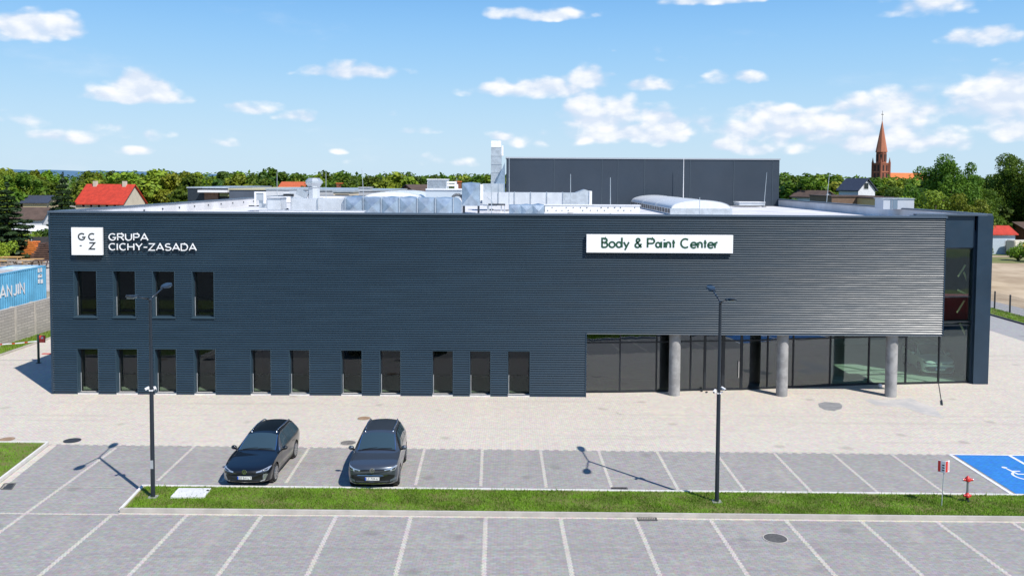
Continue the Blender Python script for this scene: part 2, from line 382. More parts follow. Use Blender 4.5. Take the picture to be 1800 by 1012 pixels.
# blue disabled bays
sheet('blue_bay_paint', [upf(8.07), upn(8.07), upn(12), upf(12)][::-1] if False else [upn(8.07), upn(12), upf(12), upf(8.07)], .012, blue_m)
b = MB()
for i in (8, 9, 10.6, 12):
    p, q = upf(i), upn(i); nn = Vector((.07, 0, 0))
    b.quad(*(v+Vector((0,0,.016)) for v in (p-nn, q-nn, q+nn, p+nn)))
p, q = upf(8.0), upf(12.0); b.quad(*(v+Vector((0,0,.020)) for v in (p-Vector((0,.05,0)), q-Vector((0,.05,0)), q+Vector((0,.05,0)), p+Vector((0,.05,0)))))
tag(b.build('bay_outline_marking', white_mark), kind='structure')
def ribbon(b, pts, wd, M4, z0, z1):   # mitred stroke in local xy, extruded z0..z1, placed with M4
    pv = [Vector(p).to_2d() if len(p) > 2 else Vector(p) for p in pts]; n = len(pv)
    closed = (pv[0]-pv[-1]).length < 1e-5
    if closed: pv = pv[:-1]; n -= 1
    Lf, Rt = [], []
    for i in range(n):
        a = pv[i-1] if (i or closed) else None; c = pv[(i+1) % n] if (i < n-1 or closed) else None
        d1 = (pv[i]-a).normalized() if a is not None else (c-pv[i]).normalized()
        d2 = (c-pv[i]).normalized() if c is not None else d1
        n1 = Vector((-d1.y, d1.x)); n2 = Vector((-d2.y, d2.x)); m = (n1+n2)
        m = m.normalized() if m.length > 1e-3 else n1
        l = wd/2/max(.42, m.dot(n1)); Lf.append(pv[i]+m*l); Rt.append(pv[i]-m*l)
    vs = [M4 @ Vector((v.x, v.y, z)) for z in (z0, z1) for lr in (Rt, Lf) for v in lr]
    fs = []; e = n if closed else n-1
    for i in range(e):
        j = (i+1) % n
        fs += [(2*n+i, 2*n+j, 3*n+j, 3*n+i), (i, j, 2*n+j, 2*n+i), (n+j, n+i, 3*n+i, 3*n+j)]
    if not closed: fs += [(0, 2*n, 3*n, n), (n-1, 2*n-1, 4*n-1, 3*n-1)]
    b.add(vs, fs)
def arc(cx, cy, rx, ry, a0, a1, n=14):
    return [(cx+rx*math.cos(R_(a0+(a1-a0)*i/n)), cy+ry*math.sin(R_(a0+(a1-a0)*i/n))) for i in range(n+1)]
b = MB()
for bay in (8.5, 9.5):
    c = (upf(bay)+upn(bay))/2+Vector((.35, -.1, 0)); M4 = Matrix.Translation(c) @ Matrix.Scale(.72, 4) @  Matrix.Rotation(R_(35 if False else 0), 4, 'Z')
    ribbon(b, arc(0, -.15, .5, .62, 110, 350), .13, M4, .021, .0235)
    ribbon(b, [(-.25, 1.0), (-.15, .15), (.32, .12), (.62, -.62), (.85, -.5)], .14, M4, .0225, .0245)
    ribbon(b, [(-.22, .62), (.25, .62)], .13, M4, .0235, .0255)
    ribbon(b, arc(-.27, 1.22, .07, .09, 0, 360, 12), .14, M4, .0245, .0265)
tag(b.build('wheelchair_symbols', white_mark), kind='structure')
# grass island between the two rows
n0, n1 = G(212,900), G(1800,915); f0, f1 = G(252,857.5), G(1800,874)
nR = n0.lerp(n1, 1.35); fR = f0.lerp(f1, 1.35)
isl = [n0, nR, fR, f0]
tag(MB().poly([(p.x, p.y, .09) for p in isl]).build('island_turf', turf), kind='structure')
kerb('near_kerb', [n0+Vector((0,.0,0)), nR], .10, 0, .15)
kerb('near_kerb_edging', [n0+Vector((0,-.14,0)), nR+Vector((0,-.14,0))], .10, .0, .014, beige)
kerb('far_kerb', [f0, fR], .09, 0, .125, mat('pale_kerb', (.74,.72,.69), .8, var=.1))
kerb('island_end_kerb', [n0, f0], .10, 0, .138, mat('pale_kerb_end', (.70,.68,.64), .8, var=.1))
# left grass patch
lp = [Vector((klend.x, klend.y, 0)), kl0, G(-350, 778)]
lp.append(Vector((lp[2].x, klend.y, 0)))
tag(MB().poly([(p.x, p.y, .09) for p in lp][::-1]).build('corner_turf', turf), kind='structure')
kerb('corner_kerb', [G(-350,778.5), kl0, klend], .11, 0, .13, mat('pale_kerb_corner', (.70,.68,.64), .8, var=.1))
kd = Vector((.28, -.1, 0)); kerb('corner_kerb_edging', [kl0+kd, klend+kd], .3, 0, .012, beige)
def tufts(name, poly, n, zb, hmin, hmax, wd, label, m=grass_col, seed=3):
    r = np.random.default_rng(seed); pp = np.array([(p[0], p[1]) for p in poly]); out = []
    lo_, hi_ = pp.min(0), pp.max(0)
    while sum(len(o) for o in out) < n:
        q = r.uniform(lo_, hi_, (n, 2)); ins = np.zeros(n, bool); k = len(pp)
        for i in range(k):
            a, c = pp[i], pp[(i+1) % k]
            cond = ((a[1] > q[:,1]) != (c[1] > q[:,1])) & (q[:,0] < (c[0]-a[0])*(q[:,1]-a[1])/((c[1]-a[1])+1e-12)+a[0]); ins ^= cond
        # patchy density
        d = np.sin(q[:,0]*1.7+np.sin(q[:,1]*2.3)*2)+np.sin(q[:,1]*5.1+q[:,0]*.6)*.7
        ins &= (d+r.uniform(-1.6, 2.6, n)) > -.5
        out.append(q[ins])
    q = np.concatenate(out)[:n]; a = r.uniform(0, 6.283, n); h = r.uniform(hmin, hmax, n); lean = r.normal(0, .5, (n, 2))*h[:,None]
    w_ = wd*r.uniform(.5, 1.2, n); v = np.zeros((n, 3, 3))
    v[:,0,0] = q[:,0]-np.cos(a)*w_; v[:,0,1] = q[:,1]-np.sin(a)*w_; v[:,1,0] = q[:,0]+np.cos(a)*w_; v[:,1,1] = q[:,1]+np.sin(a)*w_
    v[:,:2,2] = zb; v[:,2,:2] = q+lean; v[:,2,2] = zb+h
    me = bpy.data.meshes.new(name); me.vertices.add(3*n); me.vertices.foreach_set('co', v.reshape(-1))
    me.loops.add(3*n); me.loops.foreach_set('vertex_index', np.arange(3*n)); me.polygons.add(n)
    me.polygons.foreach_set('loop_start', np.arange(0, 3*n, 3)); me.update(calc_edges=True); me.materials.append(m)
    o = bpy.data.objects.new(name, me); COL.objects.link(o); return tag(o, label, 'grass', kind='stuff')
ins_ = [n0+Vector((.15,.1,0)), nR+Vector((0,.1,0)), fR-Vector((0,.07,0)), f0+Vector((.15,-.07,0))]
tufts('island_grass', ins_, 90000, .085, .03, .085, .012, 'short green grass growing on the long kerbed island')
tufts('corner_grass', [lp[0]+Vector((-.1,0,0)), lp[1]+Vector((-.12,-.1,0)), lp[2]+Vector((0,-.1,0)), lp[3]], 40000, .085, .03, .09, .014, 'short green grass inside the corner kerb at the left edge')
tufts('island_weeds', ins_, 9000, .085, .06, .15, .018, 'taller grass clumps and weeds scattered over the long island', LEAFW, seed=12)
# verge in front of camera and field behind it (seen mirrored in the windows)
sheet('verge', [(-60,11),(60,11),(60,16.5),(-60,16.5)], .03, turf)
# ------------------------------------------------------------ main building
PER = .122
XL = G(93,692).x; XA = G(1028,697).x; XS = P(1659,485,YF).x; ZT = PZ(900,375.5,YF)
XR = G(1732,673).x; YR = G(1732,673).y; YB = P(1370,350,87).y
ZS = PZ(1340,587.5,YF); YB = 92.0; ZR = 8.9
BLD = empty('commercial_building', (0, YF, 0), 0, 'wide navy ribbed two-storey building with glazed ground floor and concrete columns', 'building')
def bpart(mb, name, m, parent=BLD, **k):
    mb.v = [(x, y-YF, z) for x, y, z in mb.v]; return mb.build(name, m, parent, **k)
def wsub(mb, name, m, parent, **k):   # sub-part: parent sits at BLD origin too
    mb.v = [(x, y-YF, z) for x, y, z in mb.v]; return mb.build(name, m, parent, **k)
lw = [(137,173),(205,242),(273,310),(342,379),(441,476),(509,544),(600,636),(668,704),(760,796),(826,862),(893,931)]
uw = [(131,170),(200,238),(269.5,307),(338.5,376)]
zL1 = PZ(300,613.5,YF); zU0 = PZ(250,557,YF); zU1 = PZ(250,476.5,YF); zL0 = .10
LW = [(P(a,650,YF).x, P(c,650,YF).x) for a, c in lw]; UW = [(P(a,515,YF).x, P(c,515,YF).x) for a, c in uw]
def corr(b, x0, x1, z0, z1):
    NP = 8; zs = []; z = z0
    k = math.ceil(z0/(PER/NP)-1e-6)
    zs = [z0]+[i*PER/NP for i in range(k, int(z1/(PER/NP))+1) if z0+1e-4 < i*PER/NP < z1-1e-4]+[z1]
    def off(z):
        t = (z/PER) % 1
        # trapezoid-like rib: steep underside, sloping top
        if t < .18: return -.044*(t/.18)
        if t < .36: return -.044
        if t < .82: return -.044*(1-(t-.36)/.46)
        return 0
    nx = max(1, int((x1-x0)/1.4))
    vs = [(x0+(x1-x0)*i/nx, YF+off(z), z) for z in zs for i in range(nx+1)]
    w_ = nx+1; fs = [(k*w_+i, k*w_+i+1, (k+1)*w_+i+1, (k+1)*w_+i) for k in range(len(zs)-1) for i in range(nx)]
    b.add(vs, fs)
b = MB()
def band(x0, x1, z0, z1, holes):
    x = x0
    for a, c in holes: corr(b, x, a, z0, z1); x = c
    corr(b, x, x1, z0, z1)
XLo, XSi = XL+.05, XS
band(XLo, XA, zL0, zL1, LW); band(XLo, XA, zL1, ZS, [])
band(XLo, XSi, ZS, zU0, []); band(XLo, XSi, zU0, zU1, UW); band(XLo, XSi, zU1, ZT-.10, [])
bpart(b, 'ribbed_cladding', clad)
# trims
b = MB(); b.box(XL-.05, XL+.05, YF-.06, YF+.1, 0, ZT-.1); b.box(XA-.0, XA+.06, YF-.05, YF+1.3, 0, ZS); b.box(XL+.05, XA, YF-.03, YF+.05, .0, zL0)
b.box(XS, XS+.05, YF-.045, YF+.12, ZS, ZT-.1); bpart(b, 'corner_trim', navy)
b = MB(); b.box(XL-.08, XS+.08, YF-.09, YF+.30, ZT-.10, ZT)
b.box(XL-.08, XL+.35, YF+.30, YB, ZT-.08, ZT-.003); b.box(XL-.08, XR, YB, YB+.4, ZT-.05, ZT+.02)
b.box(XR-.35, XR+.08, YR-.04, YB, ZT-.09, ZT); b.box(XS+.08, XR-.35, YR-.3, YR+.1, ZT-.10, ZT-.004); bpart(b, 'coping', mat('coping_metal', (.09,.12,.16), .4, .2))
# parapet upstands with white membrane on the inner side
b = MB(); b.box(XL-.03, XL+.30, YF+.30, YB, ZR-.2, ZT-.09); b.box(XL+.30, XS, YF+.05, YF+.28, ZR-.2, ZT-.12); b.box(XL+.3, XR-.3, YB, YB+.3, ZR-.2, ZT-.06)
b.box(XR-.30, XR+.03, YR+.1, YB, ZR-.2, ZT-.1); b.box(XS, XR-.3, YR-.1, YR+.1, ZR-.2, ZT-.11)
bpart(b, 'parapet', membrane)
b = MB(); y = YF+4
fx = [(XL+.315, P_, ZR+.38) for P_ in np.arange(YF+5, YB-2, 3.0)]
for p in fx: b.box(p[0]-.03, p[0]+.03, p[1]-.08, p[1]+.08, p[2]-.05, p[2]+.05)
bpart(b, 'parapet_fixing', black_m)
b = MB(); b.poly([(XL+.3, YF+.28, ZR), (XS+.1, YF+.28, ZR), (XS+.1, YR, ZR), (XR-.3, YR, ZR), (XR-.3, YB, ZR), (XL+.3, YB, ZR)])
bpart(b, 'roof', membrane)
# outer side and back walls
b = MB(); b.box(XL, XL+.27, YF+.1, YB+.28, 0, ZT-.12); b.box(XL+.3, XR, YB+.31, YB+.42, 0, ZT-.1); b.box(XR-.27, XR, YR+.2, YB+.28, 0, ZR-.25)
bpart(b, 'outer_wall', navy)
# solid core behind the windows, upper floor box behind the screen, showroom ceiling
YI = 61.0
b = MB(); b.box(XL+.35, XA+.02, YF+4.5, YI, 0, ZR-.3)
y0, y1 = YF+.46, YF+.56
def wallband(xa, xb, z0, z1, holes):
    x = xa
    for a, c in holes+[(xb, None)]:
        b.box(x, a, y0, y1, z0, z1); x = c
wallband(XL+.1, XA+.02, 0, zL1-.001, LW); wallband(XL+.1, XA+.02, zL1, zU0-.001, []); wallband(XL+.1, XA+.02, zU0, zU1-.001, UW); wallband(XL+.1, XA+.02, zU1, ZR-.3, [])
b.box(XL+.30, XL+.36, YF+.57, YF+4.49, 0, ZR-.3); b.box(XA-.06, XA, YF+.57, YF+4.49, 0, ZR-.3)
for xw in (P(410,1,YF).x, P(575,1,YF).x, P(735,1,YF).x): b.box(xw-.06, xw+.06, YF+.57, YF+4.49, .05, 3.2)
b.box(XA+.02, XS-.6, YF+.40, YI, ZS+.02, ZR-.3); b.box(XL+.35, XR-.4, YI+.01, YB-.1, 0, ZR-.3)
bpart(b, 'inner_wall', mat('inner_plaster', (.16,.16,.155), .8))
b = MB(); b.box(XL+.37, XA-.07, YF+.57, YF+4.48, 3.22, 3.42); b.box(XL+.37, XA-.07, YF+.41, YF+4.48, .0, .04); bpart(b, 'office_floor', mat('pale_green_floor', (.42,.50,.40), .5))
b = MB(); b.box(XA+.06, XS, YF-.02, YF+.40, ZS-.04, ZS+.01); b.poly([(XA+.06, YF+.4, ZS-.01), (XS, YF+.4, ZS-.01), (XS, YR, ZS-.01), (XA+.06, YR, ZS-.01)][::-1])
bpart(b, 'soffit', mat('grey_soffit', (.12,.14,.16), .6))
b = MB(); b.box(XA+.1, XR-.3, YF+1.2+3.0, YI, .0, .02); bpart(b, 'showroom_floor', mat('pale_floor_tile', (.55,.56,.52), .25))
# windows
pane_m = glassmat('office_window_glass', (.55, .60, .55), .9, .12, .055)
rev_m = mat('navy_reveal', (.028, .058, .085), .5)
balm = glassmat('balustrade_glass', (.90, .93, .91), .25, 0, .03)
def window(x0, x1, z0, z1, lower):
    yb = YF+.40; fr = MB()
    # reveal lining
    fr.box(x0-.03, x0, YF-.04, yb, z0, z1); fr.box(x1, x1+.03, YF-.04, yb, z0, z1); fr.box(x0-.03, x1+.03, YF-.04, yb, z1, z1+.03)
    o = bpart(fr, 'window', rev_m)
    s = MB()
    if lower: s.box(x0, x1, YF-.05, yb, .0, .07); wsub(s, 'sill', sillm, o)
    else: s.box(x0-.05, x1+.05, YF-.09, yb, z0-.05, z0+.02); wsub(s, 'sill', rev_m, o)
    zb = .07 if lower else z0+.02; f = MB(); t = .055; y0 = yb-.07
    f.box(x0, x0+t, y0, yb, zb, z1); f.box(x1-t, x1, y0, yb, zb, z1); f.box(x0+t, x1-t, y0, yb, z1-t, z1); f.box(x0+t, x1-t, y0, yb, zb, zb+t)
    f.box(x1-t-.02, x1-t+.01, y0-.06, y0, (zb+z1)/2-.09, (zb+z1)/2+.09)
    wsub(f, 'frame', frame_m, o)
    wsub(MB().quad((x0+t, yb-.03, zb+t), (x1-t, yb-.03, zb+t), (x1-t, yb-.03, z1-t), (x0+t, yb-.03, z1-t)), 'pane', pane_m, o)
    g = MB().quad((x0+.06, y0-.08, zb+.02), (x1-.02, y0-.08, zb+.02), (x1-.02, y0-.08, zb+1.02), (x0+.06, y0-.08, zb+1.02)); wsub(g, 'balustrade', balm, o)
    e = MB().box(x0+.03, x0+.06, y0-.10, y0-.065, zb+.02, zb+1.02); wsub(e, 'balustrade_post', galv, o)
    return o
for a, c in LW: window(a, c, .0, zL1, True)
for a, c in UW: window(a, c, zU0, zU1, False)
# glazed ground floor that slants back to the right
GL = [(1030,690),(1089,689.5),(1153,688.5),(1213,686.5),(1237,686),(1270,685.5),(1303,685),(1348,683),(1393,681),(1458,678.5),(1526,676),(1591,675),(1649,673.5),(1706,672.5)]
gp = [G(*p) for p in GL]
gp[0].x = XA+.06
def panel(a, c, zlist, m, door=False):
    d = (c-a); L = d.length; ux = d/L; nn = Vector((ux.y, -ux.x, 0))   # towards camera
    def bx(b, s0, s1, n0_, n1_, z0, z1):
        q = [a+ux*s0+nn*n0_, a+ux*s1+nn*n0_, a+ux*s1+nn*n1_, a+ux*s0+nn*n1_]
        b.add([(v.x, v.y, z0) for v in q]+[(v.x, v.y, z1) for v in q], [(3,2,1,0),(4,5,6,7),(0,1,5,4),(1,2,6,5),(2,3,7,6),(3,0,4,7)])
    t = .035 if not door else .09
    f = MB(); bx(f, 0, t, -.06, .06, .02, zlist[-1]); bx(f, L-t, L, -.06, .06, .02, zlist[-1])
    bx(f, t, L-t, -.055, .055, .02, .11)
    for z in zlist: bx(f, t, L-t, -.055, .055, z-.07, z)
    o = bpart(f, 'glazing_panel' if not door else 'entrance_door', frame_m)
    zz = [.11]+list(zlist)
    for k in range(len(zlist)):
        p = MB(); bx(p, t, L-t, -.012, .012, zz[k], zz[k+1]-.07); wsub(p, 'pane', m, o)
    if door:
        h = MB(); bx(h, L-.22, L-.19, .10, .13, .7, 1.6); bx(h, L-.22, L-.19, .03, .10, .75, .78); bx(h, L-.22, L-.19, .03, .10, 1.52, 1.55); wsub(h, 'handle', chrome, o)
    return o
ztr = ZS-.62; zfas = PZ(1690,435,YR)
for k in range(len(gp)-1):
    xk = GL[k][0]
    if xk >= 1591: panel(gp[k], gp[k+1], [ZS-.02, PZ(1690,564,YR), PZ(1690,520,YR), zfas], glass2)
    elif xk in (1237, 1270): panel(gp[k], gp[k+1], [ztr, ZS-.02], glass, True)
    else: panel(gp[k], gp[k+1], [ztr, ZS-.02], glass2 if xk >= 1458 else glass)
# fascia, corner pillar
b = MB(); xa = P(1600,400,YR).x; b.box(xa, XR-.95, YR-.12, YR+.15, zfas, ZT-.10); bpart(b, 'fascia', navy)
b = MB(); b.box(XR-.86, XR-.20, YR-.30, YR+.2, 0, ZT-.10); b.box(XR-.20, XR, YR-.285, YR+.2, 0, ZT-.1); b.box(XR-.95, XR-.86, YR-.10, YR+.2, 0, ZT-.1)
bpart(b, 'corner_pillar', navy)
b = MB(); b.box(XR-1.08, XR-.95, YR+.2, YR+.35, 0, ZT-.3); bpart(b, 'jamb', frame_m)
for px in (1190.5, 1381.5, 1574):
    c = G(px, 701); c.y += .0; r = .30
    b = MB(); b.tube((c.x, YF+.55, 0), (c.x, YF+.55, ZS-.01), r, n=32); o = bpart(b, 'column', concrete, smooth=R_(40))
# showroom contents: stair, reception
b = MB(); b.poly([(XA+.1, YI-.05, .02), (XR-.3, YI-.05, .02), (XR-.3, YI-.05, ZR-.4), (XA+.1, YI-.05, ZR-.4)]); bpart(b, 'showroom_wall', mat('pale_interior_wall', (.45,.46,.44), .8))
# glass side wall on the right: solid navy handled by outer wall
# ------------------------------------------------------------ trees
def crown_mesh(name, n, blobs, leaf, seed, mats, droop=0.0):
    """leaf-sized quads scattered through lumpy clusters; blobs = [(x,y,z,rx,ry,rz)]"""
    r = np.random.default_rng(seed); vol = np.array([(b[3]*b[4]*b[5])**.67 for b in blobs]); vol /= vol.sum()
    pick = r.choice(len(blobs), n, p=vol); B = np.array(blobs)[pick]
    d = r.normal(size=(n, 3)); d /= np.linalg.norm(d, axis=1)[:, None]
    rad = r.uniform(0.35, 1.0, n)**.5
    lump = 1+.22*np.sin(d[:,0]*5+pick)*np.sin(d[:,1]*6+pick*2)*np.cos(d[:,2]*5)
    p = B[:,:3]+d*B[:,3:]*(rad*lump)[:,None]
    nrm = d*.7+r.normal(size=(n, 3))*.55+np.array([0, 0, .35]); nrm /= np.linalg.norm(nrm, axis=1)[:, None]
    t = np.cross(nrm, r.normal(size=(n, 3))); t /= np.linalg.norm(t, axis=1)[:, None]; u = np.cross(nrm, t)
    s = (leaf*r.uniform(.55, 1.25, n))[:, None]
    v = np.stack([p-t*s, p-u*s*.6, p+t*s, p+u*s*.6], 1)
    v[:, :, 2] -= droop*0
    me = bpy.data.meshes.new(name); me.vertices.add(4*n); me.vertices.foreach_set('co', v.reshape(-1))
    me.loops.add(4*n); me.loops.foreach_set('vertex_index', np.arange(4*n)); me.polygons.add(n)
    me.polygons.foreach_set('loop_start', np.arange(0, 4*n, 4)); me.update(calc_edges=True); me.materials.append(mats)
    return me
def limb(b, a, c, r0, r1, k=3, seed=0):
    r = random.Random(seed); a = Vector(a); c = Vector(c); prev = a; pr = r0; L = (c-a).length
    for i in range(1, k+1):
        q = a.lerp(c, i/k)+Vector([r.uniform(-.05, .05)*L for _ in range(3)])*(1 if i < k else 0); rr = r0+(r1-r0)*i/k
        b.tube(prev, q, pr, rr, 7, caps=(i == k)); prev = q; pr = rr
def make_tree(h, wd, seed, n, leaf, leafm, kind='broad', base=.25):
    r = random.Random(seed); root = empty('tree', (0, 0, 0)); b = MB(); blobs = []
    if kind == 'broad':
        limb(b, (0,0,-.3), (r.uniform(-.3,.3), 0, h*.62), h*.022, h*.009, 4, seed)
        nb = 15 if n > 6000 else 9
        for i in range(nb):
            a = r.uniform(0, 6.28); zz = h*(base+.08+(.92-base-.16)*((i+.5)/nb)); prof = math.sin(math.pi*min(1, max(.12, (zz/h-base+.12)/(1.06-base))))**.6
            rad = wd*.5*prof*r.uniform(.35, .78); c = (math.cos(a)*rad, math.sin(a)*rad, zz); br = wd*r.uniform(.15, .25)*(.6+.4*prof)
            blobs.append((*c, br, br, br*r.uniform(.7, .95))); limb(b, (0, 0, max(h*.18, zz-h*.25)), c, h*.009, h*.003, 2, seed+i)
            for q in range(3 if n > 6000 else 1):
                a2 = r.uniform(0, 6.28); el_ = r.uniform(-.3, 1.2); o_ = Vector((math.cos(a2)*math.cos(el_), math.sin(a2)*math.cos(el_), math.sin(el_)))*br*1.05
                blobs.append((c[0]+o_.x, c[1]+o_.y, c[2]+o_.z, br*.42, br*.42, br*.36))
        blobs.append((0, 0, h*.9, wd*.14, wd*.14, h*.09))
    elif kind == 'spruce':
        limb(b, (0,0,-.3), (0, 0, h*.97), h*.018, h*.002, 3, seed)
        lv = 12
        for i in range(lv):
            zz = h*(.08+.88*i/lv); rw = wd*.5*(1-i/lv)**.85+.12
            for q in range(6):
                a = q*1.047+i*.6+r.uniform(-.2, .2); L = rw*r.uniform(.75, 1.1)
                for f_ in (.42, .78):
                    blobs.append((math.cos(a)*L*f_, math.sin(a)*L*f_, zz-L*f_*.22, L*.24+.06, L*.24+.06, h*.022))
        blobs.append((0, 0, h*.97, .12, .12, h*.05))
    else:   # bush
        for i in range(8):
            a = r.uniform(0, 6.28); rad = wd*.5*r.uniform(.1, .75); z = h*r.uniform(.3, .72)
            blobs.append((math.cos(a)*rad, math.sin(a)*rad, z, wd*.2, wd*.2, h*.26)); limb(b, (0,0,-.1), (math.cos(a)*rad, math.sin(a)*rad, z), h*.02, h*.008, 2, seed+i)
    tr = b.build('trunk', bark, root, smooth=True)
    me = crown_mesh('crown', n, blobs, leaf, seed, leafm); c = bpy.data.objects.new('crown', me); COL.objects.link(c); c.parent = root
    root['_h'] = h
    return root, (tr, c)
LG = leafmat('leaves_bright_green', (.21, .29, .022), (.13, .20, .018))
LM = leafmat('leaves_mid_green', (.13, .20, .018), (.075, .135, .013), .38)
LD = leafmat('leaves_deep_green', (.065, .115, .015), (.045, .085, .012), .25)
LS = leafmat('spruce_needles', (.030, .062, .018), (.018, .042, .013), .1)
LY = leafmat('leaves_fresh_yellow_green', (.28, .34, .028), (.19, .27, .022))
PROT = {}
def proto(key, *a, **k):
    if key not in PROT: PROT[key] = [make_tree(*a, **k), False]
    return PROT[key]
proto('far_a', 12, 10, 11, 3000, .46, LM); proto('far_b', 12, 8, 12, 3000, .44, LG); proto('far_c', 12, 9, 13, 3000, .46, LD)
proto('far_d', 12, 11, 14, 3000, .46, LY); proto('far_e', 12, 7.5, 15, 3000, .42, LM, base=.15); proto('spruce', 12, 6.0, 16, 9500, .25, LS, 'spruce')
proto('near_a', 14, 10, 21, 26000, .17, LM); proto('near_b', 14, 11, 22, 26000, .17, LM, base=.12); proto('near_g', 12, 9, 25, 15000, .17, LG, base=.08)
proto('bush_g', 3, 3.5, 31, 1600, .14, LG, 'bush'); proto('bush_y', 3, 3.5, 32, 1600, .14, LY, 'bush'); proto('bush_d', 3, 3.6, 33, 1600, .15, LD, 'bush')
rt = random.Random(5)
def put(key, loc, h, label, cat='tree', group=None, sxy=1.0, rz=None):
    pr = PROT[key]; (root, kids), used = pr
    o = root if not used else copy_tree(root, kids=None if False else list(kids))
    pr[1] = True
    base = root['_h']; s = h/base; o.location = loc; o.rotation_euler = (0, 0, rt.uniform(0, 6.28) if rz is None else rz); o.scale = (s*sxy, s*sxy, s)
    o.name = 'bush' if 'bush' in key else 'spruce_tree' if key == 'spruce' else 'tree'
    tag(o, label, cat)
    if group: o['group'] = group
    return o
ORD = ['first','second','third','fourth','fifth','sixth','seventh','eighth','ninth','tenth','eleventh','twelfth','thirteenth','fourteenth','fifteenth','sixteenth','seventeenth','eighteenth','nineteenth','twentieth']
# far belt: pixel x, pixel y of the top, distance
LEFT_Z = 2.2
shape = {'far_a': 'round mid green', 'far_b': 'slender bright green', 'far_c': 'dark green', 'far_d': 'wide yellow green', 'far_e': 'narrow mid green'}
belts = [  # x0, x1, top y at both ends, distance, landmark
 (-60, 90, 297, 303, 165, 'at the far left edge'), (150, 330, 302, 299, 205, 'behind the red roofed house'), (322, 470, 302, 300, 180, 'behind the dark grey hall'),
 (470, 620, 302, 303, 185, 'behind the pale roofs and orange roof'), (600, 760, 303, 307, 180, 'behind the foil wrapped duct'), (745, 900, 309, 306, 190, 'left of the tall silver duct tower'),
 (1370, 1480, 303, 306, 190, 'right of the slate hall wall'), (1470, 1640, 309, 316, 260, 'around the white gabled house')]
for x0, x1, y0, y1, D, lm in belts:
    n = max(5, int((x1-x0)/17)); cnt = {}
    for row in range(2):
        for i in range(n):
            px = x0+(x1-x0)*(i+.5+rt.uniform(-.35, .35))/n; y = y0+(y1-y0)*i/n+rt.uniform(-7, 7)+(row*6-2); d = D*(1.0-.12*row)+rt.uniform(-8, 8)
            if rt.random() < .12: y -= 6
            key = rt.choice(['far_a','far_a','far_b','far_c','far_d','far_e','far_b'])
            if row == 1 and rt.random() < .3: continue
            p = P(px, y, d); zb = 0 if px > 700 else LEFT_Z
            h = max(5.5, p.z-zb); cnt[key] = cnt.get(key, 0)+1
            put(key, (p.x, p.y, zb), h*0.95, f"{ORD[min(19, cnt[key]-1)]} {shape[key]} tree of the belt {lm}", group='trees of the far belt', sxy=rt.uniform(.9, 1.3)*(10/h if h < 10 else 1)**.5)
# the wood behind them that reads as one mass
bl = []; rw_ = np.random.default_rng(9)
for i in range(520):
    px = rw_.uniform(-250, 2100); d = rw_.uniform(300, 520); x = (px-900)/F*d; top = (11.4+(316-rw_.uniform(303, 311))*d/F)
    rz_ = rw_.uniform(4, 6); bl.append((x, d, top-rz_, rw_.uniform(5, 9), rw_.uniform(4, 7), rz_)); bl.append((x+4, d-4, top-rz_*1.9, 7, 6, rz_))
me = crown_mesh('distant_woodland', 52000, bl, 1.1, 4, LM); o = bpy.data.objects.new('distant_woodland', me); COL.objects.link(o)
tag(o, 'distant mixed woodland closing the horizon behind the tree belt', 'woodland', kind='stuff')
# nearer single trees
def tree_px(key, px, ytop, D, label, zb=0, sxy=1.0, cat='tree', group=None):
    p = P(px, ytop, D); return put(key, (p.x, p.y, zb), p.z-zb, label, cat, group, sxy)
tree_px('spruce', 110, 303, 118, 'tall dark pointed spruce just left of the red roofed house', LEFT_Z, 1.15)
tree_px('spruce', 12, 322, 98, 'broad dark spruce with layered branches at the left edge', LEFT_Z, 1.75)
tree_px('spruce', -30, 330, 104, 'dark spruce cut by the left picture edge', LEFT_Z, 1.6)
tree_px('near_g', 14, 297, 140, 'bright green leafy tree above the dark layered spruce', LEFT_Z, 1.0)
tree_px('near_g', 58, 306, 160, 'light green leafy tree behind the brown gabled house', LEFT_Z, .9)
tree_px('near_a', 1662, 268, 108, 'tall airy green tree right of the orange church roof', 0, .85)
tree_px('near_b', 1716, 305, 160, 'mid green tree filling the gap between two tall trees', 0, 1.0)
tree_px('near_b', 1768, 266, 172, 'very tall airy tree beside the right picture edge', 0, .88)
tree_px('near_a', 1832, 270, 168, 'tall tree cut off by the right picture edge', 0, .85)
tree_px('near_b', 1600, 331, 128, 'low dark green tree below the orange church roof', 0, 1.0)
tree_px('near_g', 1640, 330, 99, 'bright bushy young tree beyond the roof condenser', 0, 1.2)
tree_px('near_g', 1686, 335, 97, 'bright bushy young tree above the right roof edge', 0, .85)
tree_px('near_b', 1572, 326, 150, 'dark round tree under the brick church tower', 0, 1.2)
for i, (px, y, D) in enumerate([(1735,352,108),(1762,345,118),(1790,350,122),(1822,352,116),(1715,360,104),(1745,330,126),(1790,325,128)]):
    tree_px('near_b' if i % 2 else 'far_c', px, y, D+58, f"{ORD[i]} dark undergrowth tree from the left in the thicket at right", 0, 1.9, group='undergrowth trees in the right thicket')
for i, (px, y) in enumerate([(1478,326),(1528,328),(1548,327),(1582,330),(1640,322),(1562,331)]):
    tree_px('far_c' if i % 2 else 'far_a', px+6, y, 200-i*5, f"{ORD[i]} low dark tree of the group between white house and condenser", 0, 1.4, group='low trees by the white gabled house')
for i, (px, y, D, k) in enumerate([(1740,441,139,'bush_g'),(1792,396,128,'bush_g'),(1818,392,126,'bush_g')]):
    p = P(px, y, D); put(k, (p.x, p.y, 0), 3.2 if i else 1.2, ['low green bush below the pale blue shed', 'leafy green bush in front of the red brick building', 'leafy bush cut by the right picture edge'][i], 'bush')
